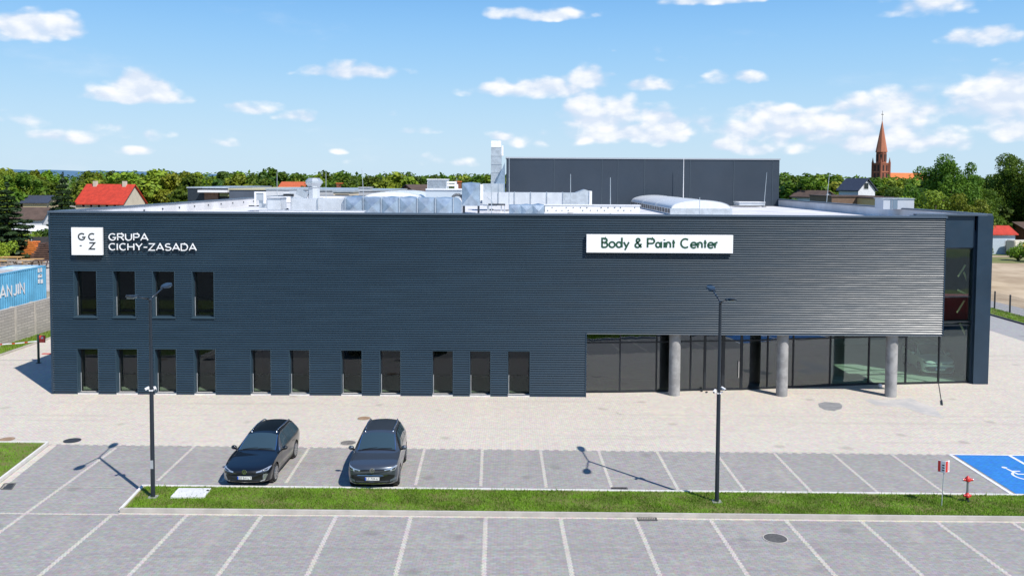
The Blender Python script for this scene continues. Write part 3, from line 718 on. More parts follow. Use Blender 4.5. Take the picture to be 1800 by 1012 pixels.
for i, (px, y, D, k, hh) in enumerate([(37,409,112,'bush_y',2.4),(48,411,111,'bush_y',2.2),(62,409,112,'bush_g',2.2),(75,404,114,'bush_d',2.6),(5,425,93,'bush_y',2.6),(14,402,110,'bush_d',3),(68,392,122,'bush_g',2.6)]):
    p = P(px, y, D); put(k, (p.x, p.y, LEFT_Z), hh, ['golden yellow shrub behind the dark yard fence','second golden shrub, nearer the white garden roof','rounded green shrub right of the golden shrubs','dark shrub beside the building corner','yellow green bush at the left end of the fence','dark bush below the layered spruce','green bush in front of the pale houses'][i], 'bush')
for i in range(16):
    put(['far_a','far_b','far_c'][i % 3], (-70+i*11+rt.uniform(-3, 3), -48+rt.uniform(-6, 6), 0), rt.uniform(9, 13), f"{ORD[i]} tree of the row mirrored in the tall glass", group='trees mirrored in the glazing', sxy=1.3)
# ------------------------------------------------------------ terrain left and right
tag(MB().prism([(-700, 30), (XWL-.36, 30), (XWL-.36, 160), (-60, 170), (-40, 420), (-700, 420)], -.5, LEFT_Z).build('left_terrace', mat('terrace_ground', (.16,.15,.07), .95, col2=(.34,.30,.24), vs=.06)), kind='structure')
sheet('yard_beyond_wall', [(-75, 70), (XWL-.4, 70), (XWL-.4, 113), (-75, 113)], LEFT_Z+.01, mat('gravel_yard', (.50,.45,.40), .95, var=.25, vs=.4))
sheet('sandy_lot', [(44.5, 60), (200, 60), (200, 124), (44.5, 124)], .0, sand)
sheet('mown_lot', [(44.5, 124.05), (200, 124.05), (200, 134), (44.5, 134)], .0, mat('mown_field', (.14,.17,.045), .95, col2=(.2,.19,.07), vs=.4))
sheet('sandy_path', [(44.5, 134.05), (200, 134.05), (200, 137), (44.5, 137)], .003, sand)
sheet('side_lane', [(43.7, 60), (47.2, 60), (45.2, 118), (43.7, 118)], .006, grey_far)
vg = [(XWR+.12, 55), (43.6, 55), (43.6, 118), (XWR+.12, 118)]
sheet('right_verge', vg, .06, turf); tufts('verge_grass', [Vector((*v, 0)) for v in vg], 16000, .055, .05, .12, .03, 'strip of green grass inside the right boundary fence', seed=8)
kerb('right_kerb', [(XWR+.06, 40), (XWR+.06, 118)], .12, 0, .13, mat('dark_kerb', (.10,.10,.11), .8))
lg = [(XWL-.0, 30), (XWL+1.6, 30), (XWL+1.6, 110), (XWL, 110)]
sheet('left_verge', lg, .06, turf); tufts('left_verge_grass', [Vector((*v, 0)) for v in lg], 22000, .055, .05, .12, .03, 'strip of green grass along the foot of the retaining wall', seed=9)
kerb('left_kerb', [(XWL+1.66, 30), (XWL+1.66, 110)], .12, 0, .12)
hm = mat('haze_blue_hills', (.07,.15,.24), .95)  # distant haze is painted in as the blue of the hills
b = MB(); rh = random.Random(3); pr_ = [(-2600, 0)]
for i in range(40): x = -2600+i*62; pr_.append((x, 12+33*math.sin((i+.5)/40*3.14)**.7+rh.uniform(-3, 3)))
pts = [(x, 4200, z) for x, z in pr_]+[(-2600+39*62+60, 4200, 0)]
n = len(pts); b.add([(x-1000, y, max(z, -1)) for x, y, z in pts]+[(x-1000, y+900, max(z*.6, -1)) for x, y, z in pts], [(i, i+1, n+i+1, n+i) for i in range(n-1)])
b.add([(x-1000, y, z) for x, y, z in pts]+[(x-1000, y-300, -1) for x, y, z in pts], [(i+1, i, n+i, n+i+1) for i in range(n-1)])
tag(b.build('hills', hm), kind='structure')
# ------------------------------------------------------------ retaining wall, containers, fences
def wallmat():
    m = bpy.data.materials.new('block_wall'); m.use_nodes = True; b_ = m.node_tree.nodes['Principled BSDF']; k = N(m.node_tree)
    g = k.new('ShaderNodeNewGeometry').outputs['Position']; mp = k.new('ShaderNodeMapping'); k.set(mp, 0, g); mp.inputs['Rotation'].default_value = (0, R_(90), R_(90))
    sp = k.new('ShaderNodeSeparateXYZ'); k.set(sp, 0, g); cb = k.new('ShaderNodeCombineXYZ'); k.set(cb, 0, sp.outputs[1]); k.set(cb, 1, sp.outputs[2])
    br = k.new('ShaderNodeTexBrick'); k.set(br, 'Vector', cb.outputs[0]); br.inputs['Scale'].default_value = 1; br.inputs['Brick Width'].default_value = .8; br.inputs['Row Height'].default_value = .2
    br.inputs['Mortar Size'].default_value = .014; br.inputs['Color1'].default_value = (.47,.44,.41,1); br.inputs['Color2'].default_value = (.38,.36,.34,1); br.inputs['Mortar'].default_value = (.20,.19,.18,1)
    k.set(b_, 'Base Color', k.mix(k.smooth(k.noise(g, .8, 5), .4, .7, 0, .4), br.outputs[0], (.32,.30,.27,1))); b_.inputs['Roughness'].default_value = .9
    bn = k.new('ShaderNodeBump'); bn.inputs['Strength'].default_value = .6; bn.inputs['Distance'].default_value = .02; k.set(bn, 'Height', k.m('MULTIPLY', br.outputs[1], -1.0)); k.set(b_, 'Normal', bn.outputs[0]); return m
root = empty('retaining_wall', (XWL-.2, 70, 0), 0, 'long grey concrete block retaining wall below the blue container', 'wall')
b = MB().box(-.15, .15, -40, 45, -.3, 2.42); b.build('wall_body', wallmat(), root)
for i in range(34): MB().box(-.2, .185, -40+i*2.5, -39.8+i*2.5, -.3, 2.46).build('post', kerb_m, root)
def contm(name, c):
    m = mat(name, c, .5, var=.22, vs=.7); return m
def container(cx, y0, L, zb, m, label, topm):
    root = empty('shipping_container', (cx, y0, zb), 0, label, 'container'); W2, Hh = 1.22, 2.59
    b = MB(); n = int(L/.28)
    for side in (1, -1):
        x = side*W2; vs = []; 
        for i in range(n+1):
            for f_, off in ((0, 0), (.3, 0), (.5, -.04), (.8, -.04)):
                y = .12+(L-.24)*(i+f_)/n
                if y > L-.12: continue
                vs += [(x+side*off, y, .14), (x+side*off, y, Hh-.1)]
        k = len(vs)//2; fs = [((2*i, 2*i+2, 2*i+3, 2*i+1) if side == 1 else (2*i+1, 2*i+3, 2*i+2, 2*i)) for i in range(k-1)]
        b.add(vs, fs)
    b.box(-W2+.05, W2-.05, .04, .12, .14, Hh-.1); b.box(-W2+.05, W2-.05, L-.12, L-.04, .14, Hh-.1); b.build('side_panel', m, root)
    f = MB()
    for x in (-W2, W2-.12):
        f.box(x, x+.12, .12, L-.12, 0, .14); f.box(x, x+.12, .12, L-.12, Hh-.10, Hh)
        for y in (0, L-.12): f.box(x, x+.12, y, y+.12, 0, Hh)
    for y in (0, L-.12): f.box(-W2+.12, W2-.12, y, y+.12, 0, .14); f.box(-W2+.12, W2-.12, y, y+.12, Hh-.12, Hh)
    f.build('frame', m, root)
    t = MB(); nn = int(L/.4)
    for i in range(nn):
        y = .12+(L-.24)*i/nn; t.box(-W2+.12, W2-.12, y, y+(L-.24)/nn*.6, Hh-.07, Hh-.03); 
    t.box(-W2+.13, W2-.13, .13, L-.13, Hh-.09, Hh-.075); t.build('roof_panel', topm, root)
    return root
cyan = contm('sky_blue_container_paint', (.13, .42, .66)); palec = contm('pale_blue_container_paint', (.38,.58,.72))
rust_top = mat('faded_container_roof', (.56,.68,.76), .6, col2=(.42,.33,.27), vs=.5)
yc = P(83, 500, 0.001+1).x  # unused scale guard
Yend = (XWL-.55)/ (P(82,470,1).x)
cont = container(XWL-.6-1.22, Yend-12.19, 12.19, LEFT_Z+.02, cyan, 'sky blue shipping container with white lettering on the block wall', rust_top)
container(XWL-3.6-1.22, Yend-14.5, 12.19, LEFT_Z+.02, palec, 'second container with whitish roof parked beyond the lettered one', mat('white_container_roof', (.62,.68,.72), .6, col2=(.5,.45,.42), vs=.5))
# stroke lettering
def glyphs():
    g = {}
    g['G'] = ([arc(.5,.5,.46,.5,45,315,16)+[(.93,.42),(.55,.42)]], 1.0)
    g['C'] = ([arc(.5,.5,.46,.5,50,310,16)], .95)
    g['R'] = ([[(0,0),(0,1),(.5,1)]+arc(.5,.75,.26,.25,90,-90,8)+[(0,.5)], [(.42,.46),(.8,0)]], .85)
    g['U'] = ([[(0,1),(0,.4)]+arc(.4,.38,.4,.38,180,360,10)+[(.8,1)]], .9)
    g['P'] = ([[(0,0),(0,1),(.45,1)]+arc(.45,.73,.27,.27,90,-90,8)+[(0,.46)]], .75)
    g['A'] = ([[(0,0),(.47,1.0),(.94,0)], [(.2,.3),(.74,.3)]], .98)
    g['I'] = ([[(0,0),(0,1)]], .1); g['H'] = ([[(0,0),(0,1)], [(.8,0),(.8,1)], [(0,.5),(.8,.5)]], .88)
    g['Y'] = ([[(0,1),(.42,.45),(.84,1)], [(.42,.45),(.42,0)]], .88); g['-'] = ([[(0,.45),(.45,.45)]], .5)
    g['Z'] = ([[(.0,1),(.78,1),(.0,0),(.82,0)]], .85)
    g['S'] = ([arc(.38,.74,.34,.26,40,270,10)[:-1]+arc(.38,.24,.38,.25,90,-150,12)], .8)
    g['D'] = ([[(0,0),(0,1),(.4,1)]+arc(.4,.5,.45,.5,90,-90,12)+[(0,0)]], .9)
    g['N'] = ([[(0,0),(0,1),(.75,0),(.75,1)]], .85); g['J'] = ([[(.5,1),(.5,.25)]+arc(.25,.25,.25,.25,0,-150,8)], .6)
    g['B'] = ([[(0,0),(0,1),(.3,1)]+arc(.3,.77,.22,.23,90,-90,8)+[(0,.54)], [(.3,.54)]+arc(.3,.27,.28,.27,90,-90,8)+[(0,0)]], .62)
    g['o'] = ([arc(.3,.3,.3,.31,0,360,18)], .62); g['d'] = ([arc(.27,.3,.27,.30,0,360,18), [(.58,0),(.58,1.1)]], .64)
    g['a'] = ([arc(.22,.3,.23,.27,0,360,18), [(.57,-.04),(.57,.66)]], .74); g['y'] = ([[(0,.6),(.27,.05)], [(.54,.6),(.12,-.3)]], .56)
    g['&'] = ([[(.72,.0),(.2,.68)]+arc(.36,.82,.17,.18,200,-20,8)+[(.08,.34)]+arc(.3,.22,.24,.22,170,330,8)+[(.72,.42)]], .78)
    g['i'] = ([[(0,0),(0,.61)], [(0,.82),(0,.93)]], .06); g['n'] = ([[(0,0),(0,.61)], [(0,.36)]+arc(.22,.36,.22,.25,180,0,8)+[(.44,0)]], .48)
    g['t'] = ([[(.14,0),(.14,.88)], [(0,.58),(.3,.58)]], .3); g['e'] = ([[(.04,.31),(.6,.31)]+arc(.3,.3,.3,.31,5,320,16)], .6)
    g['r'] = ([[(0,0),(0,.61)], [(0,.38)]+arc(.2,.38,.2,.23,180,70,6)], .28); g[' '] = ([], .30)
    return g
GL_ = glyphs()
def lettering(name, text, origin, ux, uz, nn, h, wd, m, parent=None, xs=1.0, gap=.16, depth=.03, each=False):
    ux, uz, nn = Vector(ux), Vector(uz), Vector(nn); x = 0.0; b = MB(); k = 0
    for ch in text:
        st, adv = GL_[ch]
        for s_ in st:
            M4 = Matrix((( ux.x, uz.x, nn.x, origin[0]), (ux.y, uz.y, nn.y, origin[1]), (ux.z, uz.z, nn.z, origin[2]), (0,0,0,1)))
            pts = [((x+px*xs)*h, py*h) for px, py in s_]; k += 1
            ribbon(b, pts, wd*h, M4, 0.0, depth+.0012*(k % 3))
        x += adv*xs+gap
        if each: o = b.build(name, m, parent); b = MB()
    if not each: return b.build(name, m, parent), x*h
    return None, x*h
# container lettering on the side facing the yard (runs towards the far end)
lo_y = lambda px: (XWL-.6)/P(px, 480, 1).x
def contside(px, py): Y = lo_y(px); return (1.22+.006, Y-(Yend-12.19), PZ(px, py, Y)-LEFT_Z-.02)
a_ = contside(-62, 541); z0_ = contside(20, 523)[2]
txt, L_ = lettering('lettering', 'HANJIN', (1.228, 0, 0), (0,1,0), (0,0,1), (1,0,0), .72, .18, white, None, .95, .24, .012)
yN = contside(43, 505)[1]; txt.parent = cont; txt.location = (0, yN-L_+.15, .93)
b = MB(); y_, _, z_ = 0, 0, 0; c_ = contside(71, 484); 
for dy, dz, w_, h_ in ((-.35,.25,.22,.3),(.0,.25,.22,.3),(-.35,-.15,.55,.22),(-.35,-.55,.22,.3),(.0,-.6,.30,.3),(-.1,.0,.2,.1)): b.box(1.222, 1.236, c_[1]+dy, c_[1]+dy+w_, c_[2]+dz, c_[2]+dz+h_)
b.build('emblem', white, cont)
# dark yard fence
def fence(name, x0, y0, x1, y1, zb, h, sp, panelm, postm, label, solid=True, cat='fence'):
    root = empty(name, (x0, y0, zb), math.atan2(y1-y0, x1-x0), label, cat); L = math.hypot(x1-x0, y1-y0); n = int(L/sp)
    for i in range(n+1): MB().box(i*L/n-.05, i*L/n+.05, -.05, .05, 0, h+.05).build('post', postm, root)
    b = MB()
    if solid:
        for i in range(int(L/.16)): b.box(i*.16, i*.16+.15, -.012+.004*(i % 2), .012+.004*(i % 2), .05, h)
    else:
        k = 0
        while k*.2 < h: b.box(0, L, -.004, .004, .05+k*.2, .058+k*.2); k += 1
        for i in range(int(L/.10)): b.box(i*.10, i*.10+.006, -.010, -.005, .05, h)
    b.build('mesh_panel' if not solid else 'board_panel', panelm, root); return root
p0, p1 = P(4, 430, 104), P(95, 428, 108)
fence('yard_fence', p0.x-14, p0.y, p1.x+6, p1.y, LEFT_Z, 1.9, 2.6, mat('dark_fence_boards', (.045,.045,.05), .8, var=.3, vs=3), galv, 'dark grey board fence with pale posts behind the timber yard')
meshm = mat('fence_wire', (.10,.11,.11), .5, .6)
fence('boundary_fence', 43.75, 52, 43.75, 118, 0, 1.55, 2.4, meshm, black_m, 'dark wire mesh fence with thin posts beside the sandy lot', False)
# timber yard furniture
woods = [mat('orange_stained_timber', (.78,.24,.05), .7, var=.3, vs=4), mat('weathered_timber', (.36,.29,.22), .85, var=.3, vs=4), mat('fresh_pine', (.60,.36,.13), .7, var=.2, vs=4), mat('dark_walnut_timber', (.10,.055,.04), .75, var=.3)]
def bench_table(px, py, Y, m, s, label):
    p = P(px, py, Y); r = empty('wooden_table', (p.x, p.y, LEFT_Z), rt.uniform(-.3, .3), label, 'table')
    b = MB()
    for i in range(6): b.box(-.95*s, .95*s, -.45*s+i*.155*s, -.45*s+i*.155*s+.14*s, .72*s, .77*s)
    b.build('table_top', m, r)
    for sx_ in (-.7, .7):
        for sy_ in (-1, 1): MB().bar((sx_*s, sy_*.32*s, .72*s), (sx_*s, sy_*.7*s, 0), .09*s, .05*s, (1,0,0)).build('leg', m, r)
    for sy_ in (-1, 1): MB().box(-.95*s, .95*s, sy_*.62*s-.12*s, sy_*.62*s+.12*s, .42*s, .47*s).build('bench', m, r)
def log_pile(px, py, Y, m, w_, h_, label):
    p = P(px, 440, Y); r = empty('timber_stack', (p.x, p.y, LEFT_Z), rt.uniform(-.2, .2), label, 'timber'); q = random.Random(px)
    lay = int(h_/.22)
    for k in range(lay):
        b = MB(); ww = w_*(1-.10*k)
        for i in range(5): y = -.6+i*.26; b.box(-ww/2+q.uniform(-.15,.15), ww/2+q.uniform(-.15,.15), y, y+.22, .08+k*.22, .08+k*.22+.15)
        b.build('board_layer', m, r)
    b = MB()
    for x in (-w_*.35, 0, w_*.35): b.box(x-.06, x+.06, -.6, .6, 0, .08)
    b.build('bearer', woods[1], r)
log_pile(20, 450, 99, woods[0], 3.6, 1.8, 'orange timber stack at the left end of the yard')
log_pile(40, 450, 103, woods[2], 3.0, 2.0, 'pale pine board stack behind the orange timber')
log_pile(59, 447, 98, woods[0], 2.8, 2.1, 'taller orange board stack in the middle of the yard')
log_pile(77, 447, 96, woods[3], 2.6, 2.0, 'dark brown timber stack beside the building corner')
bench_table(5, 466, 88, woods[1], 1.15, 'grey weathered picnic table at the left edge above the container')
bench_table(36, 462, 87, woods[1], 1.15, 'weathered picnic table above the white container lettering')
bench_table(20, 460, 91, woods[2], 1.15, 'pale pine picnic table between two weathered tables')
bench_table(56, 458, 89, woods[2], 1.1, 'pale wooden picnic table second from the building corner')
bench_table(75, 458, 88, woods[3], 1.1, 'brown picnic table nearest the building corner')
# garden roof (white canopy)
p = P(60, 410, 116); r = empty('garden_canopy', (p.x, p.y, LEFT_Z), 0, 'low white canopy roof behind the yard fence', 'canopy')
MB().add([(-2.4,-1.2,2.1),(2.4,-1.2,2.1),(2.4,1.2,2.1),(-2.4,1.2,2.1),(-1.8,0,2.75),(1.6,0,2.75)], [(0,1,5,4),(1,2,5),(2,3,4,5),(3,0,4),(3,2,1,0)]).build('canopy_roof', white, r)
for x, y in ((-2.2,-1),(2.2,-1),(2.2,1),(-2.2,1)): MB().box(x-.05, x+.05, y-.05, y+.05, 0, 2.1).build('post', woods[1], r)
# ------------------------------------------------------------ houses
tile_red = mat('red_roof_tiles', (.52,.045,.02), .7, var=.25, vs=1.5, bump=.4, bs=6); tile_or = mat('orange_roof_tiles', (.66,.17,.045), .75, var=.15, vs=.5, bump=.3)
tile_br = mat('brown_roof_tiles', (.10,.065,.05), .8, var=.3, vs=1); tile_bl = mat('dark_slate_roof', (.045,.055,.085), .6, var=.2)
rendr = mat('cream_render', (.60,.54,.44), .85, var=.12, vs=.6); wrend = mat('white_render', (.62,.64,.68), .85, var=.1); brick = mat('red_brickwork', (.30,.10,.06), .85, var=.3, vs=2, bump=.3)
bluegrey = mat('blue_grey_cladding', (.25,.32,.38), .6, var=.1)
winm = mat('small_window_glass', (.02,.025,.03), .08)
def house(x, y, zb, w_, d, he, hr, rz, wm, rm, label, ridge='x', wins=(), chim=0, cat='house', over=.35, name='house'):
    r = empty(name, (x, y, zb), rz, label, cat); b = MB(); a, c = w_/2, d/2
    b.add([(-a,-c,-.5),(a,-c,-.5),(a,c,-.5),(-a,c,-.5),(-a,-c,he),(a,-c,he),(a,c,he),(-a,c,he)], [(0,1,5,4),(1,2,6,5),(2,3,7,6),(3,0,4,7)])
    if ridge == 'x': b.add([(-a,-c,he),(-a,c,he),(-a,0,hr-.12),(a,-c,he),(a,c,he),(a,0,hr-.12)], [(1,0,2),(3,4,5)])
    else: b.add([(-a,-c,he),(a,-c,he),(0,-c,hr-.12),(-a,c,he),(a,c,he),(0,c,hr-.12)], [(0,1,2),(4,3,5)])
    b.build('wall', wm, r); t = .16
    q = MB()
    if ridge == 'x':
        sl = (hr-he)/c
        for s in (-1, 1):
            e = Vector((0, s*(c+over), he-over*sl)); k = Vector((0, 0, hr))
            vs = [(-a-over,e.y,e.z),(a+over,e.y,e.z),(a+over,0,k.z),(-a-over,0,k.z)]; q.add(vs+[(v[0],v[1],v[2]+t) for v in vs], [(0,1,2,3),(4,5,6,7),(0,1,5,4),(1,2,6,5),(3,0,4,7)])
    else:
        sl = (hr-he)/a
        for s in (-1, 1):
            e = (s*(a+over), he-over*sl)
            vs = [(e[0],-c-over,e[1]),(e[0],c+over,e[1]),(0,c+over,hr),(0,-c-over,hr)]; q.add(vs+[(v[0],v[1],v[2]+t) for v in vs], [(0,1,2,3),(4,5,6,7),(0,1,5,4),(1,2,6,5),(3,0,4,7)])
    ro = q.build('roof', rm, r, fix=True)
    for i in range(chim):
        x_ = (-.32+.64*i)*w_ if chim > 1 else .1*w_
        if ridge == 'x': MB().box(x_-.35, x_+.35, -.9, -.3, hr-1.6, hr+.75).build('chimney', rendr, ro).location.y = .3
        else: MB().box(-.3, .3, x_, x_+.6, hr-1, hr+.8).build('chimney', brick, ro)
    for (u, z, ww, hh) in wins:
        f = MB().box(u-ww/2-.07, u+ww/2+.07, -c-.06, -c-.003, z-.07, z+hh+.07).build('window', white, r)
        MB().box(u-ww/2, u+ww/2, -c-.09, -c-.062, z, z+hh).build('pane', winm, f)
    return r
p = P(183, 356, 168)
house(p.x, p.y+3, LEFT_Z, P(226,350,168).x-P(139,350,168).x, 8, PZ(183,357,168)-LEFT_Z, PZ(183,325,172)-LEFT_Z, -.12, rendr, tile_red, 'cream house with bright red tiled roof and two pale chimneys', 'x', [(-3.2+i*1.6, PZ(183,364,168)-LEFT_Z, .5, .45) for i in range(5)]+[(-2.5,1,1,1.3),(2,1,1,1.3)], 2)
p = P(45, 360, 150); house(p.x-1, p.y, LEFT_Z, 6.5, 8, 3.6, PZ(45,334,150)-LEFT_Z, .5, rendr, tile_br, 'brown gabled house between the two dark spruces', 'y', [(-1.2,2.4,.8,1),(1,2.4,.8,1)])
p = P(72, 366, 140); house(p.x, p.y, LEFT_Z, 3.5, 5, PZ(72,356,138)-LEFT_Z, PZ(72,345,140)-LEFT_Z, .15, mat('ochre_render', (.45,.37,.22), .85), tile_bl, 'narrow ochre house with dark roof left of the tall spruce', 'x', [(0,2.2,.7,1)])
p = P(58, 388, 128); house(p.x, p.y, LEFT_Z, 4.2, 4, PZ(58,383,128)-LEFT_Z, PZ(58,366,128)-LEFT_Z, .1, wrend, tile_br, 'small white house in front of the brown gabled one', 'x', [(-.6,.8,.9,.8)])
# dark neighbouring hall behind the roof, left
def blockb(name, x0, x1, y0, y1, zb, zt, m, label, cat='building', slope=0.0, capm=None):
    r = empty(name, ((x0+x1)/2, y0, 0), 0, label, cat); a = (x1-x0)/2; d = y1-y0
    b = MB(); b.add([(-a,0,zb),(a,0,zb),(a,d,zb),(-a,d,zb),(-a,0,zt),(a,0,zt-slope),(a,d,zt-slope),(-a,d,zt)], [(0,1,5,4),(1,2,6,5),(2,3,7,6),(3,0,4,7),(4,5,6,7)])
    b.build('wall', m, r)
    b = MB(); c = .12; b.add([(-a-c,-c,zt),(a+c,-c,zt-slope),(a+c,d+c,zt-slope),(-a-c,d+c,zt),(-a-c,-c,zt+.18),(a+c,-c,zt-slope+.18),(a+c,d+c,zt-slope+.18),(-a-c,d+c,zt+.18)], [(0,3,2,1),(4,5,6,7),(0,1,5,4),(1,2,6,5),(2,3,7,6),(3,0,4,7)])
    b.build('roof', capm or galv, r); return r
Dn = 126
r = blockb('neighbouring_hall', P(330,350,Dn).x, P(402,350,Dn).x, Dn, Dn+22, 0, PZ(360,331,Dn), mat('dark_teal_cladding', (.02,.03,.042), .55, var=.2), 'dark grey hall with brick front piece beyond the left roof', slope=-.0)
q = MB(); xc = r.location.x; q.box(P(358,350,Dn-1).x-xc, P(382,350,Dn-1).x-xc, -.7, -.02, 0, PZ(370,338,Dn)); q.build('brick_bay', mat('brown_brick', (.22,.13,.09), .85, var=.25, vs=2), r)
q = MB(); q.box(P(350,350,Dn-1).x-xc, P(402,350,Dn-1).x-xc, -1.6, -.02, PZ(370,338,Dn), PZ(370,334,Dn)); q.build('canopy', white, r)
q = MB(); q.box(P(384,350,Dn-1).x-xc, P(400,350,Dn-1).x-xc, -.5, -.02, PZ(370,345,Dn), PZ(370,339.5,Dn)); q.build('awning', mat('olive_awning', (.22,.26,.12), .8), r)
blockb('neighbouring_wing', P(403,350,Dn-3).x, P(492,350,Dn-3).x, Dn-3, Dn+24, 0, PZ(440,333.5,Dn), mat('blue_slate_cladding', (.085,.105,.14), .55, var=.15, vs=.4), 'long blue grey hall wing left of the mushroom exhaust', capm=mat('yellowish_flashing', (.5,.46,.3), .6))
blockb('low_store', P(468,350,118).x, P(600,350,118).x, 118, 134, 0, PZ(520,334,118), wrend, 'low white walled store behind the white duct')
blockb('flat_workshop', P(560,350,112).x, P(688,350,112).x, 112, 128, 0, PZ(640,336,112), mat('pale_grey_render', (.42,.43,.45), .8, var=.1), 'flat pale grey workshop beyond the foil wrapped duct')
r = blockb('beige_plant_room', P(586,350,103).x, P(620,350,103).x, 103, 107, ZR, PZ(600,338,103), mat('beige_render', (.62,.53,.40), .85), 'small beige plant room with vent beside the mushroom exhaust', 'building')
MB().box(-.9, .7, -.06, -.003, PZ(600,347,103), PZ(600,342,103)).build('vent_grille', frame_m, r)
p = P(520, 332, 165); house(p.x, p.y, LEFT_Z, 4.6, 6, PZ(520,331,165)-LEFT_Z, PZ(520,321,165)-LEFT_Z, 0, brick, mat('rust_orange_roof', (.55,.12,.04), .7, var=.2), 'house with plain orange roof above the white duct', 'x')
for px, yt, yb_, D, lab in ((597, 323, 333, 150, 'red chimney pot block standing above the pale roofs'), (806, 320, 337, 140, 'dark red chimney stack between pipes and foil unit')):
    p = P(px, yb_, D); r = empty('chimney_stack', (p.x, p.y, 0), 0, lab, 'chimney')
    MB().box(-.45, .45, -.4, .4, 0, PZ(px,yt,D)).build('shaft', brick, r); MB().box(-.55, .55, -.5, .5, PZ(px,yt,D), PZ(px,yt,D)+.15).build('cap', tile_or, r)
p = P(738, 340, 140); house(p.x, p.y, 0, 4.5, 6, PZ(738,338,140), PZ(740,326,140), .6, brick, tile_br, 'small brown roofed house behind the white skylight', 'x')
# right side: houses
p = P(1503, 340, 150)
house(p.x+.3, p.y, 0, 3.9, 4.2, PZ(1503,333,148), PZ(1503,315,150), .45, wrend, tile_bl, 'white gabled house with slate blue roof left of the church', 'y', [(-.2, PZ(1503,332,146), 1.0, 1.0)])
p = P(1430, 345, 158); house(p.x, p.y, 0, 4.4, 6, PZ(1430,346,158), PZ(1430,336,158), .6, wrend, tile_br, 'little white cottage with dark brown roof behind the parapet', 'y')
p = P(1392, 345, 165); house(p.x, p.y, 0, 4.0, 6, PZ(1392,343,165), PZ(1392,332,165), .2, mat('dusty_pink_render', (.45,.33,.32), .85), tile_br, 'dusty pink house beside the slate hall corner', 'y')
blockb('brown_roof_shed', P(1462,350,135).x, P(1552,350,135).x, 135, 145, 0, PZ(1500,346.5,135), mat('brown_shed_wall', (.20,.13,.09), .85, var=.2), 'long low brown shed left of the roof condenser', capm=tile_br)
blockb('yellow_shed', P(1540,350,128).x, P(1617,350,128).x, 128, 136, 0, PZ(1580,350,128), mat('yellow_render', (.62,.43,.20), .85, var=.1), 'low yellow rendered shed behind the roof condenser', capm=tile_br)
p = P(1758, 445, 141); zz = PZ(1758,411,141)
r = house(p.x, p.y+2, 0, P(1783,400,141).x-P(1738,400,141).x, 5, zz, zz+1.1, 0, mat('pale_blue_boards', (.48,.56,.64), .8, var=.1, vs=5), tile_red, 'pale blue boarded shed with red roof beside the corner pillar', 'x', [(1.0,.2,.9,1.9)])
p = P(1800, 410, 165); house(p.x+2, p.y, 0, 9, 8, PZ(1790,404,165), PZ(1800,391,165), .15, brick, tile_br, 'red brick building behind the green bush at right edge', 'x', [(-2,2,.8,1)])
p = P(1790, 449, 139); r = empty('camping_trailer', (p.x, p.y, 0), .15, 'small white and yellow trailer beside the pale blue shed', 'trailer')
MB().prism([(-1.5,-1),(1.7,-1),(1.7,1),(-1.5,1)], .35, 2.3).build('body', mat('ivory_panel', (.62,.58,.48), .6), r, bevel=.12); MB().box(-.1, 1.2, -1.05, -1.0, .5, 2.0).build('door', mat('ochre_panel', (.55,.33,.07), .6), r)
for x in (-.7, .8): MB().tube((x,-1.04,.3), (x,-.86,.3), .3, n=16).build('wheel', rubber, r)
# ------------------------------------------------------------ church
Dc = 640; pc = P(1548, 320, Dc); s = Dc/F
ch = empty('church', (pc.x, pc.y, 0), R_(20), 'red brick neo-gothic church with tall pointed spire and orange nave roof', 'church')
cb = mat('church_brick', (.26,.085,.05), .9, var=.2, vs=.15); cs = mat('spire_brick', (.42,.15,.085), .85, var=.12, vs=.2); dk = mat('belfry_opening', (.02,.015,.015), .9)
def cz(py): return 11.4+(320.2-py)*s
hw = 4.0
b = MB(); b.box(-hw, hw, -hw, hw, 0, cz(287)); b.build('tower_base', cb, ch)
b = MB(); b.prism([(3.8*math.cos(R_(22.5+45*i)), 3.8*math.sin(R_(22.5+45*i))) for i in range(8)], cz(287), cz(268)); b.build('belfry', cb, ch)
b = MB(); b.lathe((0,0,0), [(4.15, cz(268)), (3.95, cz(266)), (.12, cz(213))], 8); b.build('spire', cs, ch)
b = MB(); b.tube((0,0,cz(213)), (0,0,cz(196)), .16, .10); b.box(-1.1, 1.1, -.1, .1, cz(203), cz(202)); b.build('spire_cross', black_m, ch)
for ix in (-1, 1):
    for iy in (-1, 1):
        b = MB(); b.box(ix*hw-.6, ix*hw+.6, iy*hw-.6, iy*hw+.6, 0, cz(286)); b.lathe((ix*hw, iy*hw, 0), [(.75, cz(286)), (.05, cz(277))], 6); b.build('pinnacle', cb, ch)
for k in range(8):
    a = R_(45*k); M_ = Matrix.Rotation(a, 4, 'Z'); R0 = 3.8*math.cos(R_(22.5))
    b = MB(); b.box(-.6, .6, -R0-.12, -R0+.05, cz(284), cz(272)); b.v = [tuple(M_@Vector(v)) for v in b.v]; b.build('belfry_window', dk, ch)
for k in range(4):
    M_ = Matrix.Rotation(R_(90*k), 4, 'Z')
    for (z0, z1, xs_) in ((cz(301), cz(291), (-1.6, 1.6)), (cz(316), cz(305), (-1.6, 1.6))):
        for x_ in xs_:
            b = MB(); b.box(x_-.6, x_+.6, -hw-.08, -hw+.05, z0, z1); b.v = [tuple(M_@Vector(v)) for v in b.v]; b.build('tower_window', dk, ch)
    b = MB(); b.box(-hw-.25, hw+.25, -hw-.28, -hw-.02, cz(303.5), cz(302)); b.box(-hw-.25, hw+.25, -hw-.28, -hw-.02, cz(288.5), cz(287)); b.v = [tuple(M_@Vector(v)) for v in b.v]; b.build('string_course', cs, ch)
na = empty('nave', (0,0,0)); 
bpy.data.objects.remove(na)
